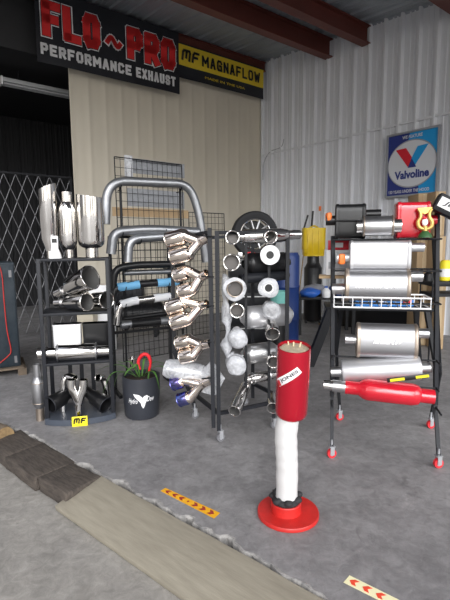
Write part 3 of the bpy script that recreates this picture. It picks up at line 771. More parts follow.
for lab, pts in (('chrome elbow pipe standing on the left at the back of the tray', ((75.5, 377), (68, 377), (64, 383), (63, 404))), ('chrome elbow pipe standing on the right at the back of the tray', ((98.5, 376), (103, 379), (106, 386), (107, 404)))):
    pp = [onb(x, y, 0.13) for x, y in pts]; pp[-1].z = 0.056; pp[0] = pp[0]-SB*0.05
    t = thing('elbow_pipe', lab, 'exhaust pipe', pp[-1], 'chrome elbow pipes on the base tray')
    hollow('bend', smooth_path(pp, 6), 0.032, t, CHROME, 0.003)
    b = B(); b.torus(pp[0], pp[0]-smooth_path(pp, 6)[1], 0.031, 0.004); part('rolled_rim', b, CHROME, t)
# resonator standing on the floor left of the shelf
p = G(40.5, 420); h = D(41, 364, p.y).z
t = thing('resonator', 'satin steel resonator standing upright on the floor left of the shelf', 'resonator', p)
b = B(); b.tube([p+V(0, 0, z) for z in (0.11, 0.115, 0.15, 0.165, h-0.165, h-0.15, h-0.115, h-0.11)], [0.034, 0.038, 0.055, 0.058, 0.058, 0.055, 0.038, 0.034], 32); part('body', b, ALUM, t)
hollow('inlet_neck', [p+V(0, 0, 0.12), p+V(0, 0, 0.06), p+V(0, 0, 0.0005)], 0.034, t, HEAT, 0.003)
hollow('outlet_neck', [p+V(0, 0, h-0.12), p+V(0, 0, h-0.05), p+V(0, 0, h)], 0.032, t, ALUM, 0.003)
for z_ in (h-0.16, 0.16): b = B(); b.torus(p+V(0, 0, z_), V(0, 0, 1), 0.056, 0.004); part('weld_ring', b, HEAT, t)

# ------------------------------------------------------------------ plant pot
p = G(142, 420) + V(-0.02, 0.12, 0); PR = 0.165; ph = D(142, 380, p.y-PR).z
t = thing('flower_pot', 'round charcoal pot with white bird emblem and strappy red flowering plant', 'plant pot', p)
b = B(); b.tube([p+V(0, 0, 0.004), p+V(0, 0, 0.02), p+V(0, 0, ph*0.55), p+V(0, 0, ph)], [PR*0.84, PR*0.90, PR*0.97, PR], 48, 0.012); part('pot', b, POTC, t)
b = B(); b.tube([p+V(0, 0, 0.012), p+V(0, 0, ph-0.03)], PR*0.86, 32); part('soil', b, SOIL, t)
b = B()
for k in range(3): b.box(p+V(math.cos(k*2.1-1.9)*PR*0.7, math.sin(k*2.1-1.9)*PR*0.7, 0.01), (0.06, 0.04, 0.02))
part('pot_foot', b, POTC, t)
def onpot(x, z, o=0.001):    # x = arc metres from the face towards the camera
    r = PR*(0.90+0.1*z/ph)+o; fa = math.atan2(-p.y, -p.x); a = fa + x/r; return p+V(math.cos(a)*r, math.sin(a)*r, z)
def potpoly(poly, cx, cz, sc_, name, m, bev=0.0035):
    bb = B(); f = [bb.bm.verts.new(onpot(cx+x*sc_, cz+y*sc_, bev)) for x, y in poly]; k = [bb.bm.verts.new(onpot(cx+x*sc_, cz+y*sc_, -0.006)) for x, y in poly]
    bb.bm.faces.new(f); n = len(f)
    for i in range(n): bb.bm.faces.new((f[i], k[i], k[(i+1) % n], f[(i+1) % n]))
    bmesh.ops.triangulate(bb.bm, faces=bb.bm.faces[:]); return part(name, bb, m, t)
bird = [(-1.05, .78), (-.55, .72), (-.28, .62), (-.10, .45), (.02, .30), (.22, .52), (.55, .62), (.72, .42), (.45, .22), (.30, .02), (.34, -.35), (.22, -.72), (.08, -.95), (-.12, -.60), (-.18, -.28), (-.40, -.02), (-.62, .18), (-.82, .40)]
potpoly(bird, 0.005, ph*0.50, 0.075, 'bird_emblem', PAPER)
def pottext(body, cx, cz, w, h, nm):
    bb = B(); bb.text(body, Matrix.Identity(4), w, h, 0.004, 0, 0.35, 0.005)
    for q_ in bb.bm.verts: q_.co = onpot(cx+q_.co.x, cz+q_.co.y, q_.co.z)
    part(nm, bb, PAPER, t)
pottext('Hydro', -0.078, ph*0.47, 0.085, 0.055, 'lettering'); pottext('Dew', 0.078, ph*0.53, 0.07, 0.045, 'lettering')
top = p+V(0, 0, ph-0.02)
def leaf(dx, dy, hgt, droop, w=0.013):
    s0 = top+V(dx*0.12, dy*0.12, 0); pts = smooth_path([s0, s0+V(dx*0.35, dy*0.35, hgt), s0+V(dx*0.75, dy*0.75, hgt*0.9), s0+V(dx, dy, hgt-droop)], 5)
    bb = B(); n = len(pts); bb.tube(pts, [max(0.15, math.sin(PI*min(0.97, 0.12+0.86*i/(n-1)))) for i in range(n)], sect=[(-w, 0), (0, -0.003), (w, 0), (0, 0.003)], up=V(0, 0, 1)); part('leaf', bb, GREEN, t)
for a in ((-0.34, 0.02, 0.10, 0.05), (-0.27, -0.12, 0.06, 0.16), (0.26, -0.05, 0.09, 0.20), (0.16, -0.10, 0.06, 0.14), (-0.10, -0.13, 0.10, 0.05), (0.05, 0.1, 0.14, 0.0), (-0.20, 0.08, 0.12, 0.0), (0.20, 0.10, 0.11, 0.05), (-0.05, -0.08, 0.12, 0.02), (-0.22, -0.05, 0.04, 0.20)): leaf(*a)
bb = B(); hk = [D(x, y, p.y-0.02) for x, y in ((148, 381), (149, 372), (150, 363))]; bb.tube(smooth_path(hk, 4), 0.008, 8); st = part('flower_stem', bb, GREEN, t)
bb = B(); hk = [D(x, y, p.y-0.02) for x, y in ((149, 371), (150.5, 362), (148, 355.5), (143.5, 354.5), (139.5, 358), (138.3, 365), (140.5, 369.5))]; bb.tube(smooth_path(hk, 6), [0.007+0.009*math.sin(PI*(0.12+0.85*i/36)) for i in range(37)], 14); bb.jitter(0.005, 40); part('flower_spike', bb, FLOWER, t)
fc = D(144, 383, p.y-0.10)
for k in range(9):
    a = k*2.4; bb = B(); o_ = V(math.cos(a)*0.035*(0.4+k/12), math.sin(a)*0.03*(0.4+k/12), 0.012*math.sin(k*1.7))
    bb.ball(fc+o_, 0.027, (1.2, 1, 0.7), 2); bb.jitter(0.006, 40, k); part('blossom', bb, FLOWER, t)
pt = G(131, 404) + V(0, 0.12, 0)
h = D(131, 358, pt.y).z
t = thing('exhaust_tip', 'slim chrome tip standing on the floor behind the plant pot', 'exhaust tip', pt)
b = B(); b.tube([pt+V(0, 0, 0.001), pt+V(0, 0, h*0.45), pt+V(0, 0, h*0.55), pt+V(0, 0, h)], [0.031, 0.031, 0.036, 0.036], 28, 0.003); part('sleeve', b, WARM, t)
b = B(); b.torus(pt+V(0, 0, h), V(0, 0, 1), 0.035, 0.003); part('rolled_rim', b, CHROME, t)

# ------------------------------------------------------------------ grid wall panels and pipe rack
def gridwall(label, p0, d, w, z0, z1, tilt=0.0, hs=0.102, vs=0.075, loc=None, r=0.0035):
    d = Vector(d).normalized(); n = V(d.y, -d.x, 0)
    t = thing('grid_panel', label, 'wire grid panel', Vector(p0)+d*w/2, 'black wire grid panels')
    def P(a, z): return Vector(p0)+d*a+V(0, 0, z)-n*(tilt*(z-z0))
    b = B(); k = 0.0
    while k <= w+1e-4: b.tube([P(k, z0), P(k, z1)], r, 5); k += vs
    z = z0
    while z <= z1+1e-4: b.tube([P(0, z), P(w, z)], r, 5); z += hs
    part('wire_grid', b, BLACKM, t)
    b = B()
    for a, c_ in ((P(0, z0), P(0, z1)), (P(w, z0), P(w, z1)), (P(0, z1), P(w, z1)), (P(0, z0), P(w, z0))): b.tube([a, c_], r*2, 8)
    part('frame', b, BLACKM, t)
    return P, n
LD = -v
q0 = D(116, 156, 5.6)
Pg, ng = gridwall('tallest black wire grid panel standing against the tan wall', V(q0.x, q0.y, 0), LD, 0.98, 0.002, q0.z, 0.02)
# sheets hung on the tall grid
def hung(name, label, x0, y0, x1, y1, m, cat, off=-0.10, th=0.012, group=None, zone=None):
    def onp(x, y):
        n = ng; d = ray(x, y); k = (V(q0.x, q0.y, 0)+n*off-CAM).dot(n)/d.dot(n); return CAM+d*k
    a = onp(x0, y0); c_ = onp(x1, y1); e_ = V(c_.x, c_.y, 0)-V(a.x, a.y, 0); w = e_.length
    zt_, zb_ = a.z, onp(x0, y1 - (y1-y0)*0.0).z
    b = B(); b.prism([a, V(c_.x, c_.y, a.z), V(c_.x, c_.y, zb_), V(a.x, a.y, zb_)], ng*th); return single(name, b, m, label, cat, group)
hung('perforated_sheet', 'upper grey perforated sheet hung on the tallest wire grid', 131, 158, 184, 173, MESHSHEET, 'metal sheet')
hung('perforated_sheet', 'lower grey perforated sheet hung on the tallest wire grid', 127, 188, 184, 206, MESHSHEET, 'metal sheet')
hung('bubble_wrap_strip', 'white bubble wrap strip at the end of the upper perforated sheet', 124, 155, 132.5, 177, WRAPHI, 'packing wrap', -0.06)
hung('cardboard_strip', 'long orange brown cardboard strip on the grid under the perforated sheets', 112, 207, 188, 216, CARD, 'cardboard')
q1 = D(190, 212, 7.2)
gridwall('small black wire grid panel standing behind the middle rack', V(q1.x, q1.y, 0), LD, 0.72, 0.002, q1.z, 0.02)

# pipe rack frame
RA = D(116, 400, 4.42); RA.z = 0; RB_ = D(172, 400, 4.70); RB_.z = 0
dr = (RB_-RA).normalized(); nr = V(dr.y, -dr.x, 0); wr_ = (RB_-RA).length
zt_ = D(116, 236, RA.y).z
t = thing('pipe_rack', 'black upright wire rack hung with bent exhaust pipes between shelf and middle rack', 'rack', (RA+RB_)/2)
for p_ in (RA, RB_):
    b = B(); b.box(p_+V(0, 0, zt_/2), (0.028, 0.028, zt_), Matrix((dr, -nr, V(0, 0, 1))).transposed()); part('post', b, BLACKM, t)
    b = B(); b.box(p_+V(0, 0, 0.015), (0.03, 0.46, 0.03), Matrix((dr, -nr, V(0, 0, 1))).transposed()); part('foot', b, BLACKM, t)
b = B(); k = 0.0
zlo = D(116, 333, RA.y).z
while k < wr_: b.tube([RA+dr*k+V(0, 0, zlo), RA+dr*k+V(0, 0, zt_)], 0.003, 5); k += 0.07
z = zlo
while z <= zt_: b.tube([RA+V(0, 0, z), RB_+V(0, 0, z)], 0.003, 5); z += 0.075
part('wire_grid', b, BLACKM, t)
b = B()
for z in (zlo, zt_-0.01):
    b = B(); b.box((RA+RB_)/2+V(0, 0, z), (wr_, 0.026, 0.026), Matrix((dr, -nr, V(0, 0, 1))).transposed()); part('crossbar', b, BLACKM, t)
hooks = []
def onrack(px, py, o):
    d = ray(px, py); k = (RA+nr*o-CAM).dot(nr)/d.dot(nr); return CAM+d*k
PG = 'bent exhaust pipes hung on the pipe rack'
def bent(label, pts, r, m, o, fr=0.1, sleeves=(), wall=0.003, ext=None):
    pp = [onrack(x, y, o) for x, y in pts]
    path = fillet(pp, fr, 8)
    lo = min(pp, key=lambda q_: q_.z)
    t = thing('bent_pipe', label, 'exhaust pipe', lo, PG)
    hollow('tube', path, r, t, m, wall)
    for (i0, i1, mm, k, nm) in sleeves:
        n = len(path); a = int(i0*(n-1)); c_ = max(a+2, int(i1*(n-1)))
        seg_ = path[a:c_+1]; rr_ = []
        b = B(); b.tube(smooth_path(seg_, 3), r*k, 18); b.jitter(0.004, 30, a); part(nm, b, mm, t)
    return t
bent('largest bright over axle pipe arching over the top of the pipe rack', ((105.5, 224), (107, 180.5), (189, 184), (199, 212), (206, 262)), 0.043, DULL, 0.10, 0.30)
bent('long mandrel bent pipe just under the arching pipe', ((111, 254), (113, 232), (150, 229), (198, 232)), 0.046, DULL, 0.14, 0.16)
bent('grey bent pipe with short downturned end above the black pipe', ((128, 262), (129, 239), (170, 236)), 0.043, DULL, 0.16, 0.16)
bent('black coated bent pipe on the rack above the blue sleeved pipe', ((113, 289), (114, 269), (135, 265), (184, 264)), 0.036, BLACK, 0.15, 0.13)
bent('bent pipe wearing light blue protective sleeves', ((112.5, 301), (114, 289), (128, 285), (182, 281)), 0.036, BLACK, 0.16, 0.12)
bent('bent pipe wearing white foam sleeves under the blue sleeved pipe', ((116.5, 325), (119, 305), (132, 301), (172, 296)), 0.034, CHROME, 0.16, 0.14)
bent('straight dark pipe with bright ends on the lowest rack hooks', ((121, 325), (180, 319)), 0.040, DULL, 0.14, 0.1)
bent('thin grey pipe on the rack hook behind the bottom pipes', ((124, 319), (176, 312)), 0.024, BLACK, 0.06, 0.1)
bent('thin dark pipe tucked under the black bent pipe', ((124, 273), (180, 271)), 0.026, DULL, 0.06, 0.1)
def sleeve_on(label, x0, y0, x1, y1, r, m, o):
    a, c_ = onrack(x0, y0, o), onrack(x1, y1, o); b = B(); n = 8
    b.tube([a.lerp(c_, i/n) for i in range(n+1)], r, 20, 0.004); b.jitter(0.004, 25, x0); return b
for ob in [o for o in COL.objects if o.get('label', '').startswith('bent pipe wearing light blue')]:
    part('sleeve', sleeve_on('', 117, 287.5, 139, 284.4, 0.042, LBLUE, 0.16), LBLUE, ob, 'light blue sleeve'); part('sleeve', sleeve_on('', 157, 283, 178, 281.4, 0.042, LBLUE, 0.16), LBLUE, ob, 'light blue sleeve')
for ob in [o for o in COL.objects if o.get('label', '').startswith('bent pipe wearing white')]:
    part('sleeve', sleeve_on('', 120, 304.5, 138, 300.2, 0.040, WHSLEEVE, 0.16), WHSLEEVE, ob, 'white foam sleeve'); part('sleeve', sleeve_on('', 154, 298.5, 170, 296.3, 0.040, WHSLEEVE, 0.16), WHSLEEVE, ob, 'white foam sleeve')
for ob in [o for o in COL.objects if o.get('label', '').startswith('straight dark pipe')]:
    part('sleeve', sleeve_on('', 131, 324, 160, 321, 0.043, BLACK, 0.14), BLACK, ob, 'black sleeve')
rk = bpy.data.objects['pipe_rack']
for px, py, o_ in ((122, 232, .14), (165, 229, .14), (120, 185, .10), (180, 187, .10), (140, 239, .16), (165, 236, .16), (125, 267, .15), (168, 264.5, .15), (125, 286, .16), (168, 282, .16), (125, 303, .16), (168, 297, .16), (128, 324.5, .14), (168, 320.5, .14)):
    pz_ = onrack(px, py, o_)+V(0, 0, -0.046); b = B(); base_ = pz_-nr*(o_-0.0)
    b.tube(fillet([base_, pz_+nr*0.02, pz_+nr*0.05+V(0, 0, 0.04)], 0.02, 3), 0.005, 6); part('hook', b, BLACKM, rk)
# tall extension of the rack carrying the arching pipe
for px in (120, 180):
    e_ = onrack(px, 186, 0.0); b = B(); b.box(V(e_.x, e_.y, (e_.z+0.0)/2), (0.018, 0.018, e_.z), Matrix((dr, -nr, V(0, 0, 1))).transposed()); part('upright', b, BLACKM, rk)

# ------------------------------------------------------------------ middle rack
MA = G(219, 441); MC = G(274, 428); MX = (MC-MA).normalized(); MB_ = V(-MX.y, MX.x, 0); MD = 0.50
k = 0.624; MWd = k
def mr(a, bk, z): return MA + MX*a + MB_*bk + V(0, 0, z)
def onm(px, py, bk):
    d = ray(px, py); k_ = (mr(0, bk, 0)-CAM).dot(MB_)/d.dot(MB_); return CAM+d*k_
MT = onm(222, 231, 0).z
print('mid rack', MX, MT)
t = thing('rolling_tip_rack', 'black rolling frame rack hung with mufflers and Y shaped tips in the middle', 'rack', mr(MWd/2, MD/2, 0))
RM = Matrix((MX, MB_, V(0, 0, 1))).transposed()
for name, pts in (('post', [mr(0.0, 0, 0.085), mr(0.0, 0, MT)]), ('post', [mr(MWd, 0, 0.12), mr(MWd, 0, MT)]), ('post', [mr(-0.045, 0.0, 0.12), onm(209.5, 228, 0.02)]),
                  ('post', [G(195, 416)+V(0, 0, 0.085), D(174.5, 352, 3.76), D(172, 238, 3.80)]), ('post', [mr(MWd-0.02, MD, 0.085), mr(MWd-0.02, MD, MT)])):
    b = B()
    for i in range(len(pts)-1): bar(b, pts[i], pts[i+1], 0.030)
    part(name, flatten(b), GREYM, t)
for a, c_ in ((mr(0, 0, MT-0.012), mr(MWd, 0, MT-0.012)), (mr(0, 0, 0.22), mr(MWd, 0, 0.22)), (mr(MWd-0.01, 0, 0.22), mr(MWd-0.02, MD, 0.22)), (mr(0, 0, 0.22), G(190, 414)+V(0, 0, 0.22)), (D(172, 240, 3.80), mr(MWd-0.02, MD, MT-0.02)), (onm(210, 232, 0.02), D(172, 240, 3.80)), (mr(0.5, 0.0, 0.22), mr(0.5, 0, 0.09))):
    b = B(); bar(b, a, c_, 0.026); part('crossbar', flatten(b), GREYM, t)
for px in (246, 269):
    b = B(); bar(b, onm(px, 234, 0.02), onm(px, 398, 0.02), 0.02); part('upright', flatten(b), BLACKM, t)
CG = mat('caster_grey', (0.16, 0.16, 0.17), 0, 0.5)
for p_ in (MA+V(0.012, 0, 0), G(195, 418), MC, G(245, 405)): caster(t, p_, CG, MX)
caster_note = None
for py in (237, 277, 306, 342, 378):
    e_ = onm(214, py, 0.0); b = B(); b.tube([e_, e_-MX*0.10+V(0, 0, 0.01)], 0.006, 6); part('peg', b, BLACKM, t)

# Y tips hung on the left side: outlets to the left, inlet to the right
YG = 'dual outlet Y tips hung on the left side of the middle rack'
def ytip(label, inlet, merge, outs, r=0.05, Y0=3.3, Y1=3.42, m=WARM, tipm=None, curve=0.0, ri=0.036, split=0.5):
    a = D(*inlet, Y0); j = D(*merge, Y0+0.03)
    t = thing('dual_exhaust_tip', label, 'exhaust tip', j-V(0, 0, 0.10), YG)
    hollow('inlet', [a, j.lerp(a, 0.2), j-(a-j)*0.3], ri, t, m, 0.003)
    es = [D(x, y, Y1 - 0.03*i) for i, (x, y) in enumerate(outs)]
    mid_ = (es[0]+es[-1])/2
    for i, e_ in enumerate(es):
        k2 = e_+(j-mid_)*(1-split); side = (e_-mid_).normalized()
        path = fillet([j+(a-j)*0.35, j+(j-a)*0.02, k2+side*curve*0.3+(j-k2)*0.08, k2+(e_-k2)*0.06], 0.03, 6)
        n = len(path)
        hollow('branch', path, [ri*1.02+(r*0.93-ri*1.02)*max(0, (q_/(n-1)-0.45)/0.55) for q_ in range(n)], t, m, 0.003)
        p1 = k2; dd = (e_-p1)
        b = B(); b.tube([p1, p1+dd*0.10, e_-dd*0.03, e_], [r*0.93, r, r, r*0.985], 28, 0.005); part('outlet', b, tipm or m, t)
        b = B(); b.tube([p1+dd*0.3, e_-dd*0.02], r-0.0065, 24, 0.001); part('lining', b, LINING, t)
        b = B(); b.torus(e_, dd, r*0.97, 0.005, 28, 8); part('rolled_rim', b, tipm or m, t)
    return t
ytip('topmost Y tip with two round outlets hung on the middle rack', (208, 237), (200, 241.5), ((168, 240.5), (172.5, 257)), 0.062, split=0.42)
ytip('second Y tip from the top with curved oval outlets', (207, 273.5), (201, 277), ((176, 275.5), (181, 292)), 0.058, curve=0.05, split=0.5)
ytip('third Y tip from the top hung on the middle rack', (207, 304), (201, 306), ((168.5, 308), (173, 323)), 0.060, curve=0.05, split=0.5)
ytip('fourth Y tip from the top just above the wrapped muffler', (210, 343.5), (202, 345), ((178, 343), (182, 357)), 0.056, split=0.45)
ytip('Y tip with burnt blue ends hung lowest on the rack', (211, 380), (202, 384), ((173.5, 384), (180, 400)), 0.054, curve=0.035, tipm=BLUEBURN, split=0.66)
# plastic wrapped muffler below the Y tips
a = D(167, 369, 3.42); c_ = D(211, 375, 3.42)
t = round_muffler('wrapped_muffler', 'long muffler in clear wrap lying across the left of the middle rack', 'muffler', a, c_, 0.060, 0.02, 0.02, STEEL, 0.035)
wrapped(t, D(164, 367, 3.42), D(214, 378, 3.42), 0.078, WRAP, 5, 0.02)
b = B(); fl = [D(210, 362, 3.3), D(222, 380, 3.28), D(214, 396, 3.3), D(200, 392, 3.36), D(196, 378, 3.4)]; b.prism(fl, V(0.02, 0.03, 0.0)); b.jitter(0.02, 12, 2); part('wrap_flap', b, WRAP, t)

# front of the middle rack
FG = 'exhaust tips and mufflers hung on the front of the middle rack'
def facing(label, px, py, r, L, m=CHROME, dx=-0.5, dz=0.0, o=-0.05, rb=None, wrap=None, disc=None, kind='exhaust tip', name='exhaust_tip', dirv=None, hole=False):
    pf = onm(px, py, o); d = dirv if dirv else (-MB_ + MX*dx + V(0, 0, dz)); d = Vector(d).normalized()
    pb = pf - d*L; rb = rb or r*0.8
    t = thing(name, label, kind, V(pf.x, pf.y, pf.z-r), FG)
    b = B(); b.tube([pb, pb+d*L*0.3, pb+d*L*0.5, pf-d*0.01, pf], [rb, rb, r*0.97, r, r], 32, 0.004); part('sleeve', b, m, t)
    b = B(); b.torus(pf, d, r*0.97, 0.0055, 32, 8); part('rolled_rim', b, m, t)
    b = B(); b.tube([pf-d*(L*0.36), pf-d*(L*0.35)], r*0.90, 24); part('baffle', b, INNER, t)
    b = B(); b.tube([pf-d*(L*0.35), pf-d*0.004], r-0.0055, 28, 0.001); part('lining', b, LINING, t)
    if wrap: wrapped(t, pf-d*(L*0.55), pf+d*0.012, r*1.40, wrap, px, 0.018, ends=(1.0, 0.9), hole=r*1.02 if hole else 0)
    return t
def endflange(label, px, py, r, L, m, bore, wrap=None, o=-0.05, mface=None):
    pf = onm(px, py, o); d = (-MB_-MX*0.5).normalized()
    t = thing('muffler_end', label, 'muffler', V(pf.x, pf.y, pf.z-r), FG)
    b = B(); b.tube([pf-d*L, pf-d*L+d*0.02, pf-d*0.012, pf-d*0.002], [r*0.8, r*0.92, r*0.95, r], 36); part('body', b, m, t)
    b = B(); b.tube([pf-d*0.004, pf+d*0.006], r, 36, r-bore); part('end_disc', b, mface or m, t)
    b = B(); b.tube([pf-d*0.003, pf+d*0.0015], bore*0.99, 24); part('bore', b, BLACK, t)
    b = B()
    for k_ in range(3):
        a_ = k_*2.1+0.5; x_ = d.orthogonal().normalized(); y_ = d.cross(x_); c2 = pf+(x_*math.cos(a_)+y_*math.sin(a_))*r*0.72
        b.tube([c2+d*0.004, c2+d*0.009], 0.006, 8)
    part('bolt', b, STEEL, t)
    if wrap: wrapped(t, pf-d*L*0.9, pf+d*0.002, r*1.22, wrap, px, 0.016, hole=bore*1.3)
    return t
def across(label, x0, y0, x1, y1, r, m, o=0.09, n0=0.03, n1=0.03, rin=0.03, name='muffler', cat='muffler', **kw):
    return round_muffler(name, label, cat, onm(x0, y0, o), onm(x1, y1, o), r, n0, n1, m, rin, group=FG, **kw)
facing('open round tip at the upper left corner of the middle rack front', 232.5, 237.5, 0.050, 0.22)
across('long polished resonator reaching right across the middle rack top', 238, 237, 299, 234.5, 0.055, CHROME, 0.03, 0.03, 0.12, 0.038, 'resonator', 'resonator')
facing('open round tip in front of the long polished resonator', 271, 237, 0.048, 0.16, o=-0.06)
endflange('white round muffler end plate with dark bore high on the rack', 270, 255, 0.075, 0.10, WHITE, 0.030, o=-0.04)
facing('chunky chrome tip below the corner tip on the rack left', 231.5, 262.5, 0.060, 0.20, rb=0.040)
across('black canister muffler hung across the middle of the rack', 243, 264, 289, 262, 0.085, BLACK, 0.14, 0.01, 0.01, 0.03)
across('dark grey pipe under the black canister muffler', 240, 279, 288, 275, 0.040, GREYM, 0.10, 0.01, 0.02, 0.03)
facing('large tip in thick white wrap on the left of the rack', 235, 289, 0.060, 0.20, HEAT, wrap=WRAPHI, hole=True)
endflange('round wrapped muffler end with dark stub on the rack right', 268.5, 288, 0.060, 0.14, STEEL, 0.03, WRAPHI, mface=WHITE)
facing('open chrome tip just left of the big silver muffler', 237, 311, 0.052, 0.20)
across('big silver muffler hung across the rack at mid height', 242, 318, 291, 314, 0.092, SATIN, 0.12, 0.01, 0.01, 0.04)
facing('clear wrapped tip in front of the big silver muffler', 271.5, 311, 0.050, 0.16, STEEL, wrap=WRAP)
facing('upper clear wrapped tip hung below the mid height on the left', 238, 339, 0.050, 0.18, STEEL, wrap=WRAPHI)
facing('lower clear wrapped tip hung on the left above the base', 236, 366, 0.054, 0.18, STEEL, wrap=WRAPHI)
across('bright chrome muffler with oval body above the clamped pipe', 243, 355, 279, 350, 0.080, STEEL, 0.10, 0.01, 0.03, 0.04)
facing('chrome tip pointing down beside the red canister top', 272.5, 334, 0.055, 0.18, dz=-0.45, dx=-0.6)
facing('small chrome tip behind the red canister rim', 273.5, 362, 0.050, 0.18, dz=-0.2, dx=-0.6)
across('short chrome pipe with steel clamps near the rack bottom', 246, 380, 275, 374, 0.042, CHROME, 0.06, 0.03, 0.03, 0.032, 'clamped_pipe', 'exhaust pipe', rim=STEEL)
facing('long slim chrome tip slanting down to the left at the bottom', 234.5, 411, 0.047, 0.30, dirv=(onm(234.5, 411, -0.12)-onm(245, 388, 0.06)), o=-0.12, rb=0.043)
facing('lowest right chrome tip beside the white wrapped stand pipe', 273, 408, 0.050, 0.18, dz=-0.3, dx=-0.6)
# loose wrap hanging on the inner post
t = thing('loose_plastic_wrap', 'loose clear plastic wrap hanging down the left of the rack', 'packing wrap', onm(226, 356, 0.05))
b = B(); pp = [onm(x, y, 0.06) for x, y in ((226, 275), (225, 300), (228, 325), (226, 350), (229, 356))]; b.tube(smooth_path(pp, 5), [0.03+0.012*math.sin(i) for i in range(21)], 14); b.jitter(0.025, 14, 9); part('wrap', b, WRAP, t)

# ------------------------------------------------------------------ things behind the middle rack
c0 = D(250, 300, 6.5); CZ = D(256, 258, 6.35).z
t = thing('tool_cabinet', 'black tool cabinet behind the middle rack with tyre on top', 'cabinet', V(c0.x, c0.y, 0))
b = B(); b.box(V(c0.x, c0.y, CZ/2+0.02), (0.64, 0.5, CZ-0.04), None, 0.01); part('body', b, BLACK, t)
for i in range(5):
    b = B(); zz = 0.12+i*(CZ-0.16)/5; b.box(V(c0.x, c0.y-0.255, zz+(CZ-0.16)/10), (0.60, 0.015, (CZ-0.16)/5-0.02), None, 0.003); dw = part('drawer', b, BLACKM, t)
    b = B(); b.box(V(c0.x, c0.y-0.268, zz+(CZ-0.16)/5-0.045), (0.5, 0.012, 0.015)); part('handle', b, STEEL, dw)
for sx in (-0.3, 0.3):
    for sy in (-0.2, 0.2): b = B(); b.box(V(c0.x+sx, c0.y+sy, 0.02), (0.05, 0.05, 0.04)); part('foot', b, BLACKM, t)
tc_ = D(254.5, 235, 6.55); TR = 0.335; tc_.z = CZ+TR+0.0
t = thing('car_tyre', 'black car tyre with silver multi spoke wheel standing on black cabinet', 'tyre', V(tc_.x, tc_.y, CZ))
ax = V(0.12, -1, 0.0).normalized()
b = B(); n = 48; xx = V(1, 0.12, 0).normalized(); zz = V(0, 0, 1); prof = [(0.225, -0.085), (0.27, -0.105), (0.315, -0.10), (0.333, -0.075), (0.335, 0), (0.333, 0.075), (0.315, 0.10), (0.27, 0.105), (0.225, 0.085), (0.222, 0)]
rings = [[b.bm.verts.new(tc_+xx*(r_*math.cos(2*PI*i/n))+zz*(r_*math.sin(2*PI*i/n))+ax*h_) for r_, h_ in prof] for i in range(n)]
for i in range(n):
    a_, c_ = rings[i], rings[(i+1) % n]
    for j in range(len(prof)): k_ = (j+1) % len(prof); b.bm.faces.new((a_[j], a_[k_], c_[k_], c_[j])).smooth = True
part('tyre', b, RUBBER, t)
b = B(); b.tube([tc_-ax*0.085, tc_+ax*0.085], 0.226, 48, 0.014); b.torus(tc_+ax*0.085, ax, 0.218, 0.01, 48); part('rim', b, CHROME, t)
b = B(); b.tube([tc_-ax*0.02, tc_+ax*0.06], 0.055, 24)
for i in range(10):
    a_ = 2*PI*i/10; e_ = xx*math.cos(a_)+zz*math.sin(a_); b.tube([tc_+ax*0.05+e_*0.045, tc_+ax*0.07+e_*0.215], [0.017, 0.012], 8)
part('spokes', b, STEEL, t)
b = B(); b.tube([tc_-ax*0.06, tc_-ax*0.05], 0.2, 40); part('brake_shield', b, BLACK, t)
for lab, px, m_, w_ in (('small silver chock holding the tyre on the left', 240, STEEL, 0.06), ('red cloth bundle on the cabinet edge under the tyre', 250.5, SIGNRED, 0.10)):
    q_ = D(px, 256, 6.28); b = B(); b.box(V(q_.x, q_.y, CZ+0.045), (w_*1.3, 0.07, 0.09), None, 0.02); b.jitter(0.012, 18, px); single('tyre_chock' if px == 240 else 'cloth_bundle', b, m_, lab, 'wheel chock' if px == 240 else 'cloth')
q_ = D(286, 300, 6.15)
NAVY = mat('navy_plastic', (0.008, 0.03, 0.14), 0, 0.45)
t = thing('blue_drum', 'dark blue plastic drum behind the right post of the middle rack', 'drum', V(q_.x, q_.y, 0)); hz = D(282, 254, 6.2).z
b = B(); b.tube([V(q_.x, q_.y, z_) for z_ in (0.001, 0.03, hz*0.33, hz*0.34, hz*0.36, hz*0.66, hz*0.67, hz*0.69, hz-0.03, hz)], [0.17, 0.18, 0.18, 0.19, 0.18, 0.18, 0.19, 0.18, 0.18, 0.165], 32); part('body', b, NAVY, t)
b = B(); b.tube([V(q_.x, q_.y, hz-0.005), V(q_.x, q_.y, hz+0.02)], 0.16, 32); part('lid', b, NAVY, t)
q_ = D(279, 300, 5.7); zt2 = D(279, 291, 5.7).z; zb2 = D(279, 306, 5.7).z
t = thing('teal_tub', 'pale teal plastic tub on a dark stand near the blue drum', 'tub', V(q_.x, q_.y, 0))
b = B(); b.tube([V(q_.x, q_.y, zb2), V(q_.x, q_.y, zt2)], [0.10, 0.12], 28, 0.006); part('tub', b, TEAL, t)
b = B(); b.tube([V(q_.x, q_.y, 0.002), V(q_.x, q_.y, zb2+0.01)], 0.09, 20); part('stand', b, BLACK, t)

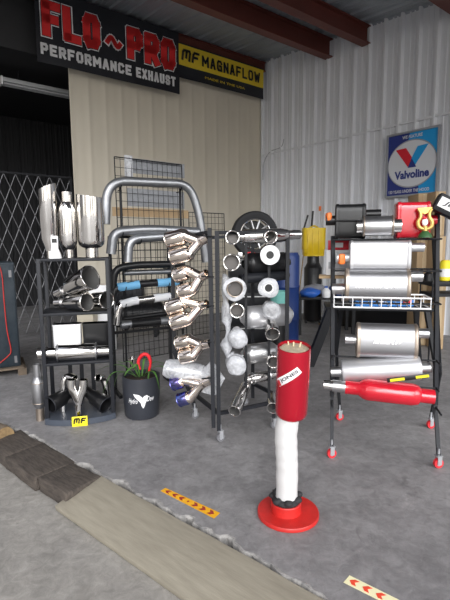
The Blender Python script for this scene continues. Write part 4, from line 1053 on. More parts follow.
# waste-oil drainer: yellow basin on a black tank
q_ = D(312.5, 300, 8.3); za, zb3 = D(314, 256, 8.3).z, D(314, 228, 8.3).z
t = thing('oil_drainer', 'black waste oil tank topped by a yellow tub with rods by white wall', 'oil drainer', V(q_.x, q_.y, 0))
b = B(); b.tube([V(q_.x, q_.y, z_) for z_ in (0.05, 0.08, 0.6, 0.62, 0.64, za-0.22, za-0.2, za-0.12, za+0.005)], [0.15, 0.165, 0.165, 0.175, 0.165, 0.165, 0.15, 0.11, 0.11], 28); part('tank', b, BLACK, t)
sec = [(x*0.205, y*0.15) for x, y in superell(32, 1, 1, 5)]
b = B(); b.tube([V(q_.x, q_.y, z_) for z_ in (za, za+0.02, za+0.12, za+0.13, za+0.3, zb3)], [0.86, 0.92, 0.95, 1.0, 1.0, 1.02], sect=sec, up=V(0, 1, 0), wall=0.015); part('basin', b, YELLOW, t)
b = B(); b.tube([V(q_.x, q_.y, za), V(q_.x, q_.y, za+0.3)], 0.9, sect=sec, up=V(0, 1, 0)); part('inner_tray', b, YELLOW, t)
b = B()
for x_ in (-0.13, -0.04, 0.07): b.box(V(q_.x+x_, q_.y-0.152, (za+zb3)/2), (0.025, 0.03, (zb3-za)*0.85), None, 0.006)
part('moulded_rib', b, YELLOW, t)
b = B(); b.tube(smooth_path([V(q_.x-0.10, q_.y, zb3-0.03), V(q_.x, q_.y, zb3+0.04), V(q_.x+0.12, q_.y, zb3-0.03)], 5), 0.018, 10); part('carry_handle', b, YELLOW, t)
for x0, y0, x1, y1 in ((302, 229, 308, 215), (311, 228, 313, 211)):
    b = B(); b.tube([D(x0, y0+6, 8.3), D(x1, y1, 8.3)], 0.017, 8); part('rod', b, BLACK, t)
for sx in (-0.13, 0.13): b = B(); b.tube([V(q_.x+sx-0.015, q_.y-0.05, 0.045), V(q_.x+sx+0.015, q_.y-0.05, 0.045)], 0.044, 16); part('caster', b, RUBBER, t)
b = B(); b.tube([V(q_.x-0.015, q_.y+0.12, 0.045), V(q_.x+0.015, q_.y+0.12, 0.045)], 0.044, 16); part('caster', b, RUBBER, t)
a_ = G(296.5, 318); b = B(); b.tube([V(a_.x, a_.y, 0.012), D(303.5, 254, a_.y+0.22)], 0.012, 8); 
t = thing('wooden_pole', 'thin wooden pole leaning up against the black oil tank', 'pole', a_); part('shaft', b, CARD, t)
b = B(); b.tube([V(a_.x, a_.y, 0.001), V(a_.x, a_.y, 0.06)], 0.018, 10); part('ferrule', b, BLACKM, t)
# orange tag on the wall
e_ = onright(320, 208.5, 0.05); b = B(); b.box(e_, (0.05, 0.015, 0.09), R_, 0.004); single('orange_tag', b, ORANGE, 'tiny orange tag on the white wall above the yellow tub', 'tag')
e_ = [onright(x, y, 0.05) for x, y in ((263, 180), (264, 163), (270, 152), (281, 147), (284, 139))]
b = B(); b.tube(smooth_path(e_, 6), 0.008, 8); single('wall_cable', b, SIGNGREY, 'thin grey cable curving up the white wall near the corner', 'cable')

# blue low bench with clutter
bq = D(318, 312, 7.4); bz = D(318, 297, 7.2).z
t = thing('low_bench', 'low dark bench with blue rags near the white wall', 'bench', V(bq.x, bq.y, 0))
b = B(); b.box(V(bq.x+0.1, bq.y, bz-0.02), (0.95, 0.5, 0.04), None, 0.005); part('bench_top', b, BLACKM, t)
for sx in (-0.34, 0.54):
    for sy in (-0.2, 0.2): b = B(); b.box(V(bq.x+sx, bq.y+sy, (bz-0.04)/2), (0.05, 0.05, bz-0.04)); part('leg', b, BLACKM, t)
def lump(name, label, cat, px, py, w, d, h, m, seed, Y=7.2, base=None, amp=0.03):
    q2 = D(px, py, Y); z_ = bz if base is None else base
    b = B(); t_ = bmesh.new(); bmesh.ops.create_icosphere(t_, subdivisions=3, radius=0.5)
    for vv in t_.verts: vv.co = V(vv.co.x*w, vv.co.y*d, (vv.co.z+0.42)*h)
    for f in t_.faces: f.smooth = True
    b.join(t_); b.jitter(amp, 9, seed)
    for vv in b.bm.verts: vv.co = V(vv.co.x+q2.x, vv.co.y+q2.y, max(vv.co.z, 0.0)+z_)
    return single(name, b, m, label, cat)
DKBLUE = mat('navy_cloth', (0.04, 0.08, 0.26), 0, 0.8); GREYCL = mat('grey_cloth', (0.28, 0.29, 0.33), 0, 0.85, var=0.3)
lump('blue_rag', 'crumpled blue rag on the left of the low bench', 'rag', 310, 300, 0.34, 0.3, 0.16, BLUE, 4)
lump('grey_rag', 'crumpled grey rag lying behind the blue rag on the bench', 'rag', 314, 294, 0.42, 0.25, 0.20, GREYCL, 6, Y=7.5)
lump('navy_rag', 'dark navy rag heaped on the right of the low bench', 'rag', 337, 297, 0.30, 0.28, 0.22, DKBLUE, 9, Y=7.3)
q2 = D(326, 300, 7.12)
t = thing('white_jug', 'white plastic jug with blue cap on the low bench', 'jug', V(q2.x, q2.y, bz))
b = B(); b.tube([V(q2.x, q2.y, bz+z_) for z_ in (0.001, 0.02, 0.11, 0.14, 0.16)], [0.06, 0.07, 0.07, 0.04, 0.025], 20); part('body', b, WHITE, t)
b = B(); b.tube([V(q2.x, q2.y, bz+0.155), V(q2.x, q2.y, bz+0.185)], 0.028, 14); part('cap', b, BLUE, t)

# black trestle with splayed legs behind the right rack
tz = D(332, 305, 5.45).z
t = thing('trestle_table', 'black trestle table with splayed legs behind the right rack', 'table', V(D(380, 340, 5.4).x, 5.45, 0))
l0, l1 = D(326, 304, 5.3), D(434, 300, 5.1)
l0.z = l1.z = tz
dt = V(l1.x-l0.x, l1.y-l0.y, 0).normalized(); nt_ = V(dt.y, -dt.x, 0)
b = B(); b.box((l0+l1)/2-nt_*0.22+V(0, 0, -0.018), ((l1-l0).length, 0.52, 0.036), Matrix((dt, -nt_, V(0, 0, 1))).transposed(), 0.004); part('table_top', b, BLACKM, t)
for (a_, w_, o0) in ((G(309, 366), 0.10, 0.06), (G(335.5, 353), 0.05, 0.60), (G(437.5, 373), 0.05, 0.94*(l1-l0).length)):
    tp = l0+dt*o0+V(0, 0, -0.036)
    if o0 == 0.60: tp = l0+dt*0.22-nt_*0.4+V(0, 0, -0.036)
    b = B(); bar(b, a_+V(0, 0, 0.001), tp, w_); part('leg', flatten(b), BLACKM, t)
tp = l1-dt*0.1-nt_*0.4+V(0, 0, -0.036); b = B(); bar(b, V(tp.x+0.12, tp.y+0.1, 0.001), tp, 0.05); part('leg', flatten(b), BLACKM, t)
q2 = D(384, 300, 5.3)
b = B(); b.box(V(q2.x, q2.y+0.1, tz+0.05), (0.70, 0.26, 0.10), None, 0.006)
t = thing('blue_carton', 'flat blue carton lying on the trestle table behind the wire tray', 'carton', V(q2.x, q2.y+0.1, tz)); part('body', b, BLUECARD, t)
b = B(); b.box(V(q2.x+0.27, q2.y-0.032, tz+0.05), (0.10, 0.006, 0.06)); part('red_label', b, SIGNRED, t)
b = B(); b.text('MF', frame(V(q2.x-0.02, q2.y-0.031, tz+0.05), V(1, 0, 0), V(0, 0, 1)) @ Matrix.Rotation(PI/2, 4, 'X'), 0.10, 0.05, 0.002); part('emblem', b, PAPER, t)
q2 = G(293, 320); b = B(); b.tube([V(q2.x, q2.y, z_) for z_ in (0.001, 0.02, 0.20, 0.25, 0.30)], [0.055, 0.06, 0.06, 0.03, 0.028], 18); single('white_bottle', b, WHITE, 'white plastic bottle standing on the floor right of the middle rack', 'bottle')
t = thing('storage_chest', 'low black storage chest along the white wall behind the right rack', 'chest', bw(3.38, 0.38))
b = B(); b.box(bw(3.38, 0.38, 0.33), (1.7, 0.5, 0.62), R_, 0.01); part('body', b, BLACK, t)
b = B(); b.box(bw(3.38, 0.38, 0.66), (1.74, 0.54, 0.05), R_, 0.01); part('lid', b, BLACKM, t)
for k_ in (-0.4, 0.4): b = B(); b.box(bw(3.38+k_, 0.642, 0.6), (0.06, 0.02, 0.08), R_); part('latch', b, STEEL, t)
b = B(); b.box(bw(3.38, 0.38, 0.012), (1.5, 0.4, 0.024), R_); part('plinth', b, BLACK, t)
# tan board on the floor behind
a_ = G(322, 327); b = B(); b.box(V(a_.x+0.14, a_.y+0.1, 0.012), (0.30, 0.34, 0.022)); single('floor_board', b, LOGW, 'small tan board lying on the floor beside the trestle leg', 'board')

# cardboard cartons by the white wall
def cartons(px0, px1, Y, levels, lab, xo=0):
    for i, (y0, y1) in enumerate(levels):
        a_ = D(px0, y1, Y); c_ = D(px1, y0, Y); z0_ = 0.0 if i == 0 else prevz; z1_ = c_.z; prevz = z1_
        w = c_.x-a_.x; cx_ = (a_.x+c_.x)/2
        t = thing('carton', lab[i], 'carton', V(cx_, Y+0.2, z0_), 'brown cartons stacked by the white wall')
        b = B(); b.box(V(cx_, Y+0.2, (z0_+z1_)/2), (w, 0.36, z1_-z0_-0.003), None, 0.004); part('body', b, CARD, t)
        b = B(); b.box(V(cx_, Y+0.018, (z0_+z1_)/2), (0.05, 0.006, (z1_-z0_)*0.96)); part('packing_tape', b, mat('packing_tape', (0.55, 0.42, 0.26), 0, 0.3), t)
cartons(417, 432.5, 6.35, ((272, 330), (246, 272), (193, 246)), ('lowest brown carton of the left stack by the white wall', 'middle brown carton of the left stack by the white wall', 'tall topmost brown carton of the left stack beside the oil sign'))
cartons(434.5, 447, 6.1, ((285, 340), (236, 285), (191, 236)), ('lowest brown carton of the right stack by the white wall', 'middle brown carton of the right stack by the white wall', 'topmost brown carton of the right stack by the white wall'))

# low dark side table at the right edge
q2 = D(440, 300, 5.6); sz = D(440, 281, 5.5).z
t = thing('side_table', 'low black side table with thin legs at the right edge', 'table', V(q2.x, q2.y, 0))
b = B(); b.box(V(q2.x+0.05, q2.y, sz-0.03), (0.5, 0.4, 0.06), None, 0.006); part('table_top', b, BLACKM, t)
b = B(); b.box(V(q2.x+0.05, q2.y, sz-0.17), (0.46, 0.36, 0.04)); part('lower_shelf', b, BLACKM, t)
for sx in (-0.18, 0.28):
    for sy in (-0.17, 0.17): b = B(); b.tube([V(q2.x+sx*1.05, q2.y+sy, 0.001), V(q2.x+sx, q2.y+sy, sz-0.03)], 0.011, 8); part('leg', b, BLACKM, t)
q3 = D(444.5, 279, 5.55)
t = thing('yellow_canister', 'yellow canister with white label on the low side table', 'canister', V(q3.x, q3.y, sz)); hz = D(444, 260, 5.55).z-sz
b = B(); b.tube([V(q3.x, q3.y, sz+z_) for z_ in (0.001, 0.006, hz-0.03, hz-0.008)], [0.058, 0.062, 0.062, 0.05], 24); part('body', b, YELLABEL, t)
b = B(); b.tube([V(q3.x, q3.y, sz+hz-0.012), V(q3.x, q3.y, sz+hz)], 0.045, 20); part('lid', b, YELLOW, t)
b = B(); b.tube([V(q3.x, q3.y, sz+0.05), V(q3.x, q3.y, sz+0.15)], 0.0632, 24); part('label', b, PAPER, t)
for lab, px, py, m_, rr in (('round clear jar on the side table left of the yellow canister', 435, 279, STEEL, 0.045), ('dark small oil bottle beside the round jar', 428, 280, BLACK, 0.05)):
    q3 = D(px, py, 5.5); b = B(); b.tube([V(q3.x, q3.y, sz+z_) for z_ in (0.001, 0.09, 0.11, 0.12, 0.14)], [rr, rr, rr*0.5, rr*0.45, rr*0.45], 20); single('jar' if px == 435 else 'oil_bottle', b, m_, lab, 'jar' if px == 435 else 'bottle')

# ------------------------------------------------------------------ right rack
FL, FR = G(331.5, 457.5), G(438, 467.5); RX = (FR-FL).normalized(); RBk = V(-RX.y, RX.x, 0); RW = (FR-FL).length
def rr_(a, bk, z): return FL+RX*a+RBk*bk+V(0, 0, z)
def onr(px, py, bk):
    d = ray(px, py); k_ = (rr_(0, bk, 0)-CAM).dot(RBk)/d.dot(RBk); return CAM+d*k_
TL, TRt = onr(333, 238, 0.22), onr(437, 207, 0.22); RT_ = onr(333, 236, 0.22).z
def fpost(side, z): # front post position at height z : knee at 0.30
    kn = onr(332, 396, 0.16) if side == 0 else onr(435.5, 405, 0.16)
    tp = onr(333, 236, 0.24) if side == 0 else onr(437.5, 200, 0.24)
    return kn, tp
t = thing('rolling_muffler_rack', 'black A frame rolling rack with red casters holding mufflers', 'rack', rr_(RW/2, 0.35, 0))
tops = []
for side, base in ((0, FL), (1, FR)):
    kn, tp = fpost(side, 0); b = B(); bar(b, base+V(0, 0, 0.085), kn, 0.024); bar(b, kn, tp, 0.026); part('front_post', flatten(b), GREYM, t); tops.append((kn, tp))
    bb_ = G(339.5, 419) if side == 0 else G(430.5, 427)
    kb = V(bb_.x, bb_.y, 0)+RX*(-0.03 if side == 0 else 0.05)+V(0, 0, 0.45)
    b = B(); bar(b, bb_+V(0, 0, 0.085), kb, 0.022); bar(b, kb, V(tp.x, tp.y, RT_-0.02)+RBk*0.05, 0.022); part('rear_post', flatten(b), BLACKM, t)
    b = B(); bar(b, kn, kb, 0.02); part('side_bar', flatten(b), BLACKM, t)
for p_ in (FL, FR, G(339.5, 420), G(430.5, 428)): caster(t, p_, ROTORED, RX+RBk*0.4)
def zpost(side, z):
    kn, tp = tops[side]
    f = (z-kn.z)/(tp.z-kn.z); return kn.lerp(tp, f)
def shelfbars(z, front=0.14, back=0.12, m=BLACKM, wires=0, sag=0.0):
    a_, c_ = zpost(0, z), zpost(1, z); a_ = V(a_.x, a_.y, z); c_ = V(c_.x, c_.y, z)
    b = B()
    for o_ in (-front, back): b.tube([a_-RBk*(-o_), c_-RBk*(-o_)], 0.006, 8)
    for e2 in (a_, c_): b.tube([e2-RBk*front, e2+RBk*back], 0.006, 8)
    for i in range(wires): k_ = (i+1)/(wires+1); q2 = a_.lerp(c_, k_); b.tube([q2-RBk*front, q2+RBk*back], 0.0035, 6)
    part('shelf_rail', b, m, t)
ZA = onr(385, 238.5, 0.2).z
levels = [(ZA, 18), (onr(380, 269, 0.2).z, 6), (onr(380, 300, 0.2).z, 6), (onr(385, 356, 0.2).z, 6), (onr(385, 383, 0.18).z, 6), (onr(385, 404, 0.12).z, 6)]
for k_, (z, w_) in enumerate(levels):
    if k_ < 3: shelfbars(z-0.007, 0.12, 0.14, wires=w_)
    else:
        off_ = (0.0, 0.0, 0.0, 0.13, 0.085, 0.16)[k_]
        for sd in (0, 1):
            e2 = zpost(sd, z-0.007); b = B(); b.tube([e2-RBk*off_, e2+RBk*0.02], 0.007, 8); part('support_arm', b, BLACKM, t)
        if k_ < 5:
            e2, e3 = zpost(0, z-0.007), zpost(1, z-0.007); b = B(); b.tube([e2-RBk*0.02, e3-RBk*0.02], 0.006, 8); part('shelf_rail', b, BLACKM, t)
print('rack levels', [round(z, 3) for z, _ in levels])
# white wire tray
tr0, tr1 = onr(334, 303, -0.02), onr(431, 303, -0.02); zt_ = onr(380, 297.5, 0.0).z; zb_ = onr(380, 307.5, 0.0).z
tw = thing('wire_tray', 'white coated wire tray hooked across the front of the right rack', 'tray', V((tr0.x+tr1.x)/2, (tr0.y+tr1.y)/2, zb_))
for z_, nm in ((zt_, 'upper_rim'), (zb_, 'lower_rim')):
    b = B(); c4 = [V(tr0.x, tr0.y, z_), V(tr1.x, tr1.y, z_), V(tr1.x, tr1.y, z_)+RBk*0.22, V(tr0.x, tr0.y, z_)+RBk*0.22]
    for i in range(4): b.tube([c4[i], c4[(i+1) % 4]], 0.0055, 8)
    part(nm, b, WHITE, tw)
b = B(); nW = 10
for i in range(nW+1):
    q2 = V(tr0.x, tr0.y, 0).lerp(V(tr1.x, tr1.y, 0), i/nW); b.tube([q2+V(0, 0, zt_), q2+V(0, 0, zb_), q2+RBk*0.22+V(0, 0, zb_), q2+RBk*0.22+V(0, 0, zt_)], 0.003, 6)
part('wire', b, WHITE, tw)

ML = 0.2
UZ = V(0, 0, 1)
def bm_(name, label, x0, x1, y0, y1, bk, depth, m, mrim, pin0, pin1, e=4.0, text=None, tilt=0.0, mp=None, zbase=None, tw=0.6, th=0.3):
    ym = (y0+y1)/2; a_ = onr(x0, ym, bk); c_ = onr(x1, ym, bk); hh = (onr((x0+x1)/2, y0, bk).z-onr((x0+x1)/2, y1, bk).z)/2
    a_.z = c_.z = (a_.z+c_.z)/2
    if zbase is not None: a_.z = c_.z = zbase+hh
    return box_muffler(name, label, a_, c_, depth/2, hh, UZ-RBk*tilt*-1, m, mrim, pin0, pin1, e=e, text=text, face=-RBk+V(0, 0, tilt), mp=mp, tw=tw, th=th)
# top level
t_ = bm_('muffler', 'black two chamber muffler with orange sticker on the rack top', 336, 364, 203, 237, 0.22, 0.20, BLACK, BLACK, (0.01, 0.03, 0.07, 0.034), (0.05, 0.0, 0.11, 0.032), e=6, zbase=ZA+0.001)
q2 = onr(328.5, 217, 0.19); b = B(); b.box(q2, (0.035, 0.075, 0.06), None, 0.012); part('sticker', b, ORANGE, t_, 'orange warning sticker wrapped on inlet')
b = B(); a_, c_ = onr(335.5, 221, 0.22-0.10), onr(364.5, 221, 0.22-0.10); b.tube([a_, c_], 0.008, 8); part('seam', b, BLACK, t_)
t_ = bm_('muffler', 'red box muffler with side stub on the rack top', 396, 427, 201.5, 237, 0.24, 0.18, REDP, REDP, None, (-0.0, 0.0, 0.06, 0.035), e=7, zbase=ZA+0.001)
a_, c_ = onr(356.5, 226.5, 0.10), onr(401, 225.5, 0.10)
round_muffler('catalytic_converter', 'satin steel round converter lying in front of black and red mufflers', 'catalytic converter', a_, c_, 0.065, 0.035, 0.045, STEEL, 0.046, rim=HEAT, taper=0.012, mneck=CHROME)
# gold ornament
q2 = onr(425, 236, 0.10); q2.z = ZA; RR_ = Matrix((RX, RBk, UZ)).transposed()
tg = thing('gold_ornament', 'small gold horned ornament with red and white centre on the rack top', 'ornament', q2)
def og(px, py): return onr(px, py, 0.10)
b = B(); b.tube([q2+V(0, 0, 0.002), q2+V(0, 0, 0.02), q2+V(0, 0, 0.045)], [0.045, 0.04, 0.018], 20); part('base', b, DKGREEN, tg)
for s_ in (-1, 1):
    b = B(); pp = [og(425+s_*x, y) for x, y in ((1.5, 229), (6.0, 227), (7.0, 222), (4.6, 217.5), (4.6, 213), (7.0, 209))]; b.tube(smooth_path(pp, 6), [0.006+0.007*math.sin(PI*(0.25+0.7*i/30)) for i in range(31)], 12); part('horn', b, GOLD, tg)
b = B(); b.prism([og(417.5, 208), og(432.5, 207), og(430, 212), og(425, 214), og(420, 212.5)], RBk*0.03); part('top_plate', b, GOLD, tg)
b = B(); b.ball(og(425, 222), 0.020, (1, 0.6, 1.3)); part('medallion', b, PAPER, tg)
b = B(); b.ball(og(424.5, 218)-RBk*0.008, 0.012, (1.3, 0.6, 0.7)); part('red_jewel', b, SIGNRED, tg)
b = B(); b.tube([q2+V(0, 0, 0.04), og(425, 226)], 0.014, 12); part('stem', b, GOLD, tg)
# tilted black box with white label at the rack's right post
ph_ = onr(445.5, 206, 0.16); Rt = Matrix((RX, RBk, UZ)).transposed() @ Matrix.Rotation(math.radians(28), 3, 'Y')
tb = thing('black_box', 'tilted black box with white label fixed to the top of rack right post', 'box', ph_-V(0, 0, 0.09))
b = B(); b.box(ph_+Rt @ V(0.06, 0, 0), (0.26, 0.10, 0.115), Rt, 0.005); part('body', b, BLACKM, tb)
b = B(); b.box(ph_+Rt @ V(0.06, -0.052, 0.004), (0.235, 0.004, 0.066), Rt); lbx = part('label', b, PAPER, tb, 'white label with black letters')
b = B(); b.text('JES', frame(ph_+Rt @ V(0.02, -0.0545, 0.004), Rt @ V(1, 0, 0), Rt @ V(0, 0, 1)) @ Matrix.Rotation(PI/2, 4, 'X'), 0.10, 0.038, 0.0015, 0, 0.25, 0.02); part('lettering', b, BLACK, lbx)
# second level
t_ = bm_('muffler', 'wide white silver box muffler on the second rack level', 350, 408, 241, 269.5, 0.18, 0.20, SATIN, SATIN, (-0.02, 0.02, 0.09, 0.036), (0.05, 0, 0.10, 0.03), e=6, zbase=levels[1][0]+0.001)
q2 = onr(341.5, 259, 0.14); b = B(); b.box(q2, (0.045, 0.06, 0.075), None, 0.014); part('sticker', b, ORANGE, t_, 'orange sticker wrapped on inlet')
a_ = onr(326, 275, 0.36); c_ = onr(350, 250, 0.36)
tcn = thing('carton', 'white carton on the rack behind the orange sticker pipe', 'carton', V((a_.x+c_.x)/2, (a_.y+c_.y)/2, a_.z))
b = B(); b.box((a_+c_)/2+RBk*0.05, ((c_-a_).dot(RX), 0.10, c_.z-a_.z), RR_, 0.003); part('body', b, PAPER, tcn)
b = B(); b.box(V((a_.x+c_.x)/2, (a_.y+c_.y)/2, (a_.z+c_.z)/2-0.02)-RBk*0.002, ((c_-a_).dot(RX)*0.8, 0.006, 0.05), RR_); part('label', b, mat('grey_print', (0.45, 0.45, 0.47), 0, 0.6), tcn)
a2 = onr(328, 250, 0.36); c2 = onr(350, 240, 0.36)
tcn = thing('red_carton', 'small red carton on top of the white carton on the rack', 'carton', V((a2.x+c2.x)/2, (a2.y+c2.y)/2, c_.z))
b = B(); b.box(V((a2.x+c2.x)/2, (a2.y+c2.y)/2, (c_.z+c2.z)/2)+RBk*0.05, ((c2-a2).dot(RX), 0.10, c2.z-c_.z-0.002), RR_, 0.003); part('body', b, SIGNRED, tcn)
b = B(); b.box(V((a2.x+c2.x)/2, (a2.y+c2.y)/2, (c_.z+c2.z)/2)-RBk*0.002, (0.06, 0.006, 0.035), RR_); part('label', b, PAPER, tcn)
b = B(); e0, e1 = zpost(0, 1.25), zpost(1, 1.25); zz_ = a_.z-0.012
b.box(rr_((a_-FL).dot(RX)+0.06, 0.38, zz_), (0.22, 0.16, 0.02), RR_); part('rear_tray', b, CARD, t)
# third level
t_ = bm_('muffler', 'silver muffler with embossed lettering above the white wire tray', 345.5, 408, 268.5, 301, 0.13, 0.20, ALUM, HEAT, (-0.03, 0.0, 0.09, 0.036), (0.06, 0.0, 0.09, 0.036), e=2.6, text='MAGNAFLOW', mp=STEEL, zbase=levels[2][0]+0.001, tilt=0.12, tw=0.66, th=0.42)
# fourth, fifth
t_ = bm_('muffler', 'rounded silver muffler with brown end seams below the wire tray', 357, 416, 322, 356, 0.15, 0.15, ALUM, HEAT, (0.0, 0.0, 0.08, 0.034), (0.06, 0.0, 0.08, 0.034), e=2.6, text='magnaflow', mp=STEEL, zbase=levels[3][0]+0.001, tilt=0.1, tw=0.45, th=0.25)
a_, c_ = onr(331, 372, 0.12), onr(430, 367.5, 0.12)
round_muffler('muffler', 'long bright silver round muffler just above the red resonator', 'muffler', a_, c_, 0.083, 0.07, 0.055, SATIN, 0.036, taper=0.008, mneck=STEEL)
a_, c_ = onr(345, 387, 0.02), onr(434, 397, 0.02)
d_ = (c_-a_).normalized()
tR = thing('resonator', 'glossy red resonator with chrome inlet lowest on the right rack', 'resonator', (a_+c_)/2-V(0, 0, 0.075))
b = B(); L_ = (c_-a_).length; b.tube([a_, a_+d_*0.09, a_+d_*0.12, a_+d_*0.15, c_-d_*0.14, c_-d_*0.10, c_-d_*0.085, c_], [0.047, 0.047, 0.068, 0.075, 0.075, 0.066, 0.048, 0.048], 36, 0.004); part('body', b, REDP, tR)
hollow('inlet_pipe', [a_+d_*0.02, a_-d_*0.04, a_-d_*0.145], 0.036, tR, CHROME, 0.003)
hollow('pipe_sleeve', [a_+d_*0.01, a_-d_*0.085], 0.041, tR, STEEL, 0.003)
a_, c_ = onr(387, 380.5, -0.075), onr(428, 375.5, -0.075); 
ts = thing('label_strap', 'dark strap with two yellow labels lying over the red resonator', 'strap', a_)
b = B(); d_ = (c_-a_); b.box((a_+c_)/2, (d_.length, 0.012, 0.03), frame(V(0, 0, 0), d_, UZ).to_3x3(), 0.004); part('band', b, BLACK, ts)
for k_, w_ in ((0.25, 0.09), (0.86, 0.08)):
    b = B(); b.box(a_+d_*k_-RBk*0.008, (w_, 0.004, 0.017), frame(V(0, 0, 0), d_, UZ).to_3x3()); part('label', b, YELLABEL, ts)

# ------------------------------------------------------------------ ashtray stand
c = G(288, 514)
t = thing('ashtray_stand', 'red canister ashtray on white wrapped pipe and red brake disc base', 'ashtray stand', c)
zz0 = 0.0
b = B(); b.tube([c+V(0, 0, z_) for z_ in (0.001, 0.004, 0.020, 0.024)], [0.167, 0.170, 0.170, 0.167], 56); part('brake_disc', b, DISCRED, t)
b = B(); b.tube([c+V(-0.012, 0, z_) for z_ in (0.02, 0.03, 0.075, 0.08)], [0.086, 0.084, 0.084, 0.080], 40); part('disc_hub', b, DISCRED, t)
b = B(); b.tube([c+V(-0.012, 0, z_) for z_ in (0.078, 0.09, 0.105, 0.11)], [0.074, 0.079, 0.074, 0.066], 36); part('rubber_collar', b, RUBBER, t)
for i in range(7):
    a_ = 2*PI*i/7+0.3; b = B(); b.ball(c+V(-0.012+math.cos(a_)*0.072, math.sin(a_)*0.072, 0.105), 0.019, (1.3, 1.0, 0.9), 2); b.jitter(0.008, 30, i); part('rubber_lug', b, RUBBER, t)
b = B(); b.tube([c+V(-0.078, -0.01, 0.10), c+V(-0.083, -0.01, 0.15)], 0.006, 8); part('stud', b, BLACK, t)
ctop = D(292, 340, c.y); cbot = D(291, 414, c.y); zt3 = D(291, 341, c.y).z; zb4 = D(291, 414.5, c.y).z
pb = smooth_path([c+V(-0.010, 0, 0.085), D(287, 470, c.y), D(286.5, 452, c.y), D(286, 432, c.y), V(cbot.x-0.008, c.y, zb4+0.03)], 8)
b = B(); b.tube(pb, [0.060+0.0012*math.sin(i*1.3) for i in range(len(pb))], 28); b.jitter(0.003, 9, 3); part('wrapped_pipe', b, WHITEWRAP, t)
CR = 0.086; a0 = V(cbot.x, c.y, zb4); a1 = V(ctop.x, c.y-0.075, zt3-0.012); da = (a1-a0).normalized()
b = B(); b.tube([a0+da*z_ for z_ in (0.0, 0.006, 0.02, 0.04)]+[a1-da*0.01, a1], [CR*0.86, CR*0.94, CR*0.985, CR, CR, CR*0.985], 48, 0.005); can = part('canister', b, CANDY, t)
b = B(); b.tube([a0+da*0.002, a0+da*0.008], CR*0.85, 36); part('canister_bottom', b, CANDY, t)
b = B(); b.tube([a1-da*0.11, a1-da*0.016, a1-da*0.010], [CR-0.006, CR-0.006, CR*0.7], 36); b.jitter(0.005, 30, 4); part('sand', b, SAND, t)
# sticker wrapping the canister
fa = math.atan2(-c.y, -c.x)
cx1 = (V(1, 0, 0)-da*da.x).normalized(); cy1 = da.cross(cx1)
def oncan(x, z, o): ang = fa + x/CR; q_ = a0+da*z; return q_+cx1*(math.cos(ang)*(CR+o))+cy1*(math.sin(ang)*(CR+o))
cz_ = zt3-zb4-0.145; th_ = math.radians(40); cx_ = -0.028
def st(x, y, o): return oncan(cx_+x*math.cos(th_)-y*math.sin(th_), cz_+x*math.sin(th_)+y*math.cos(th_), o)
b = B(); n = 14; hw, hh = 0.078, 0.021
F_ = [[b.bm.verts.new(st(-hw+2*hw*i/n, y, o)) for y, o in ((-hh, -0.001), (-hh, 0.0012), (hh, 0.0012), (hh, -0.001))] for i in range(n+1)]
for i in range(n):
    for j in range(3): b.bm.faces.new((F_[i][j], F_[i+1][j], F_[i+1][j+1], F_[i][j+1]))
stk = part('sticker', b, PAPER, t, 'white slanted sticker')
b = B(); b.text('JONES', Matrix.Identity(4), 0.118, 0.022, 0.0012, 0, 0.0, 0.02)
for q_ in b.bm.verts: q_.co = st(q_.co.x+0.008, q_.co.y, 0.0010+q_.co.z)
part('lettering', b, BLACK, stk)
b = B(); P4 = [st(x, y, 0.0018) for x, y in ((-0.076, -0.019), (-0.058, -0.019), (-0.058, 0.012), (-0.076, 0.012))]; b.prism(P4, V(0, -0.0008, 0)); part('red_mark', b, SIGNRED, stk)
for i, (dx, dy, tx, lab) in enumerate(((0.00, 0.03, 0.1, 'cigarette butt standing upright in the middle of the sand'), (0.03, 0.02, 0.3, 'cigarette butt leaning right in the ashtray sand'), (-0.02, 0.045, -0.15, 'cigarette butt near the back rim of the ashtray sand'))):
    q_ = a1-da*0.016+V(dx, dy, 0); b = B(); b.tube([q_, q_+V(tx*0.03, 0, 0.032)], 0.004, 8)
    single('cigarette_butt', b, mat('cigarette_filter', (0.75, 0.60, 0.38), 0, 0.8), lab, 'cigarette butt', 'cigarette butts in the ashtray')

# ------------------------------------------------------------------ timbers, plank, tape, log, cabinet
def quadprism(c4, h): b = B(); b.prism([Vector(q_) for q_ in c4], V(0, 0, -h)); return b
tps = [((8, 428), (-4, 442)), ((34, 440), (15, 460)), ((65, 459.5), (46, 481)), ((94, 475.5), (75, 497))]
for i, lab in enumerate(('old dark timber block nearest the log end', 'old dark timber block in the middle of the row at slab edge', 'old dark timber block touching the wide plank')):
    a_, b_ = tps[i]; c_, d_ = tps[i+1]
    q4 = [G(*a_, 0.0), G(*b_, 0.0), G(*d_, 0.0), G(*c_, 0.0)]
    ctr = sum(q4, V(0, 0, 0))/4
    q4 = [ctr+(p_-ctr)*(0.975 if i else 0.97) for p_ in q4]
    dx_ = ((q4[3]-q4[0])+(q4[2]-q4[1])).normalized(); wd = ((q4[1]-q4[0]).length+(q4[2]-q4[3]).length)/2*0.98; ln = ((q4[3]-q4[0]).length+(q4[2]-q4[1]).length)/2
    b = B(); b.box((0, 0, 0), (ln, wd, 0.098), None, 0.008)
    bmesh.ops.subdivide_edges(b.bm, edges=b.bm.edges[:], cuts=3, use_grid_fill=True)
    b.jitter(0.009, 9, i); b.jitter(0.004, 40, i)
    Rz = Matrix((dx_, V(-dx_.y, dx_.x, 0), V(0, 0, 1))).transposed().to_4x4()
    zmin = min(q_.co.z for q_ in b.bm.verts)
    b.bm.transform(Matrix.Translation(V(0, 0, -zmin)))
    o = single('timber_block', b, OLDWOOD, lab, 'timber', 'old timber blocks along the slab edge')
    o.matrix_world = Matrix.Translation(V(ctr.x, ctr.y, -0.0995)) @ Rz
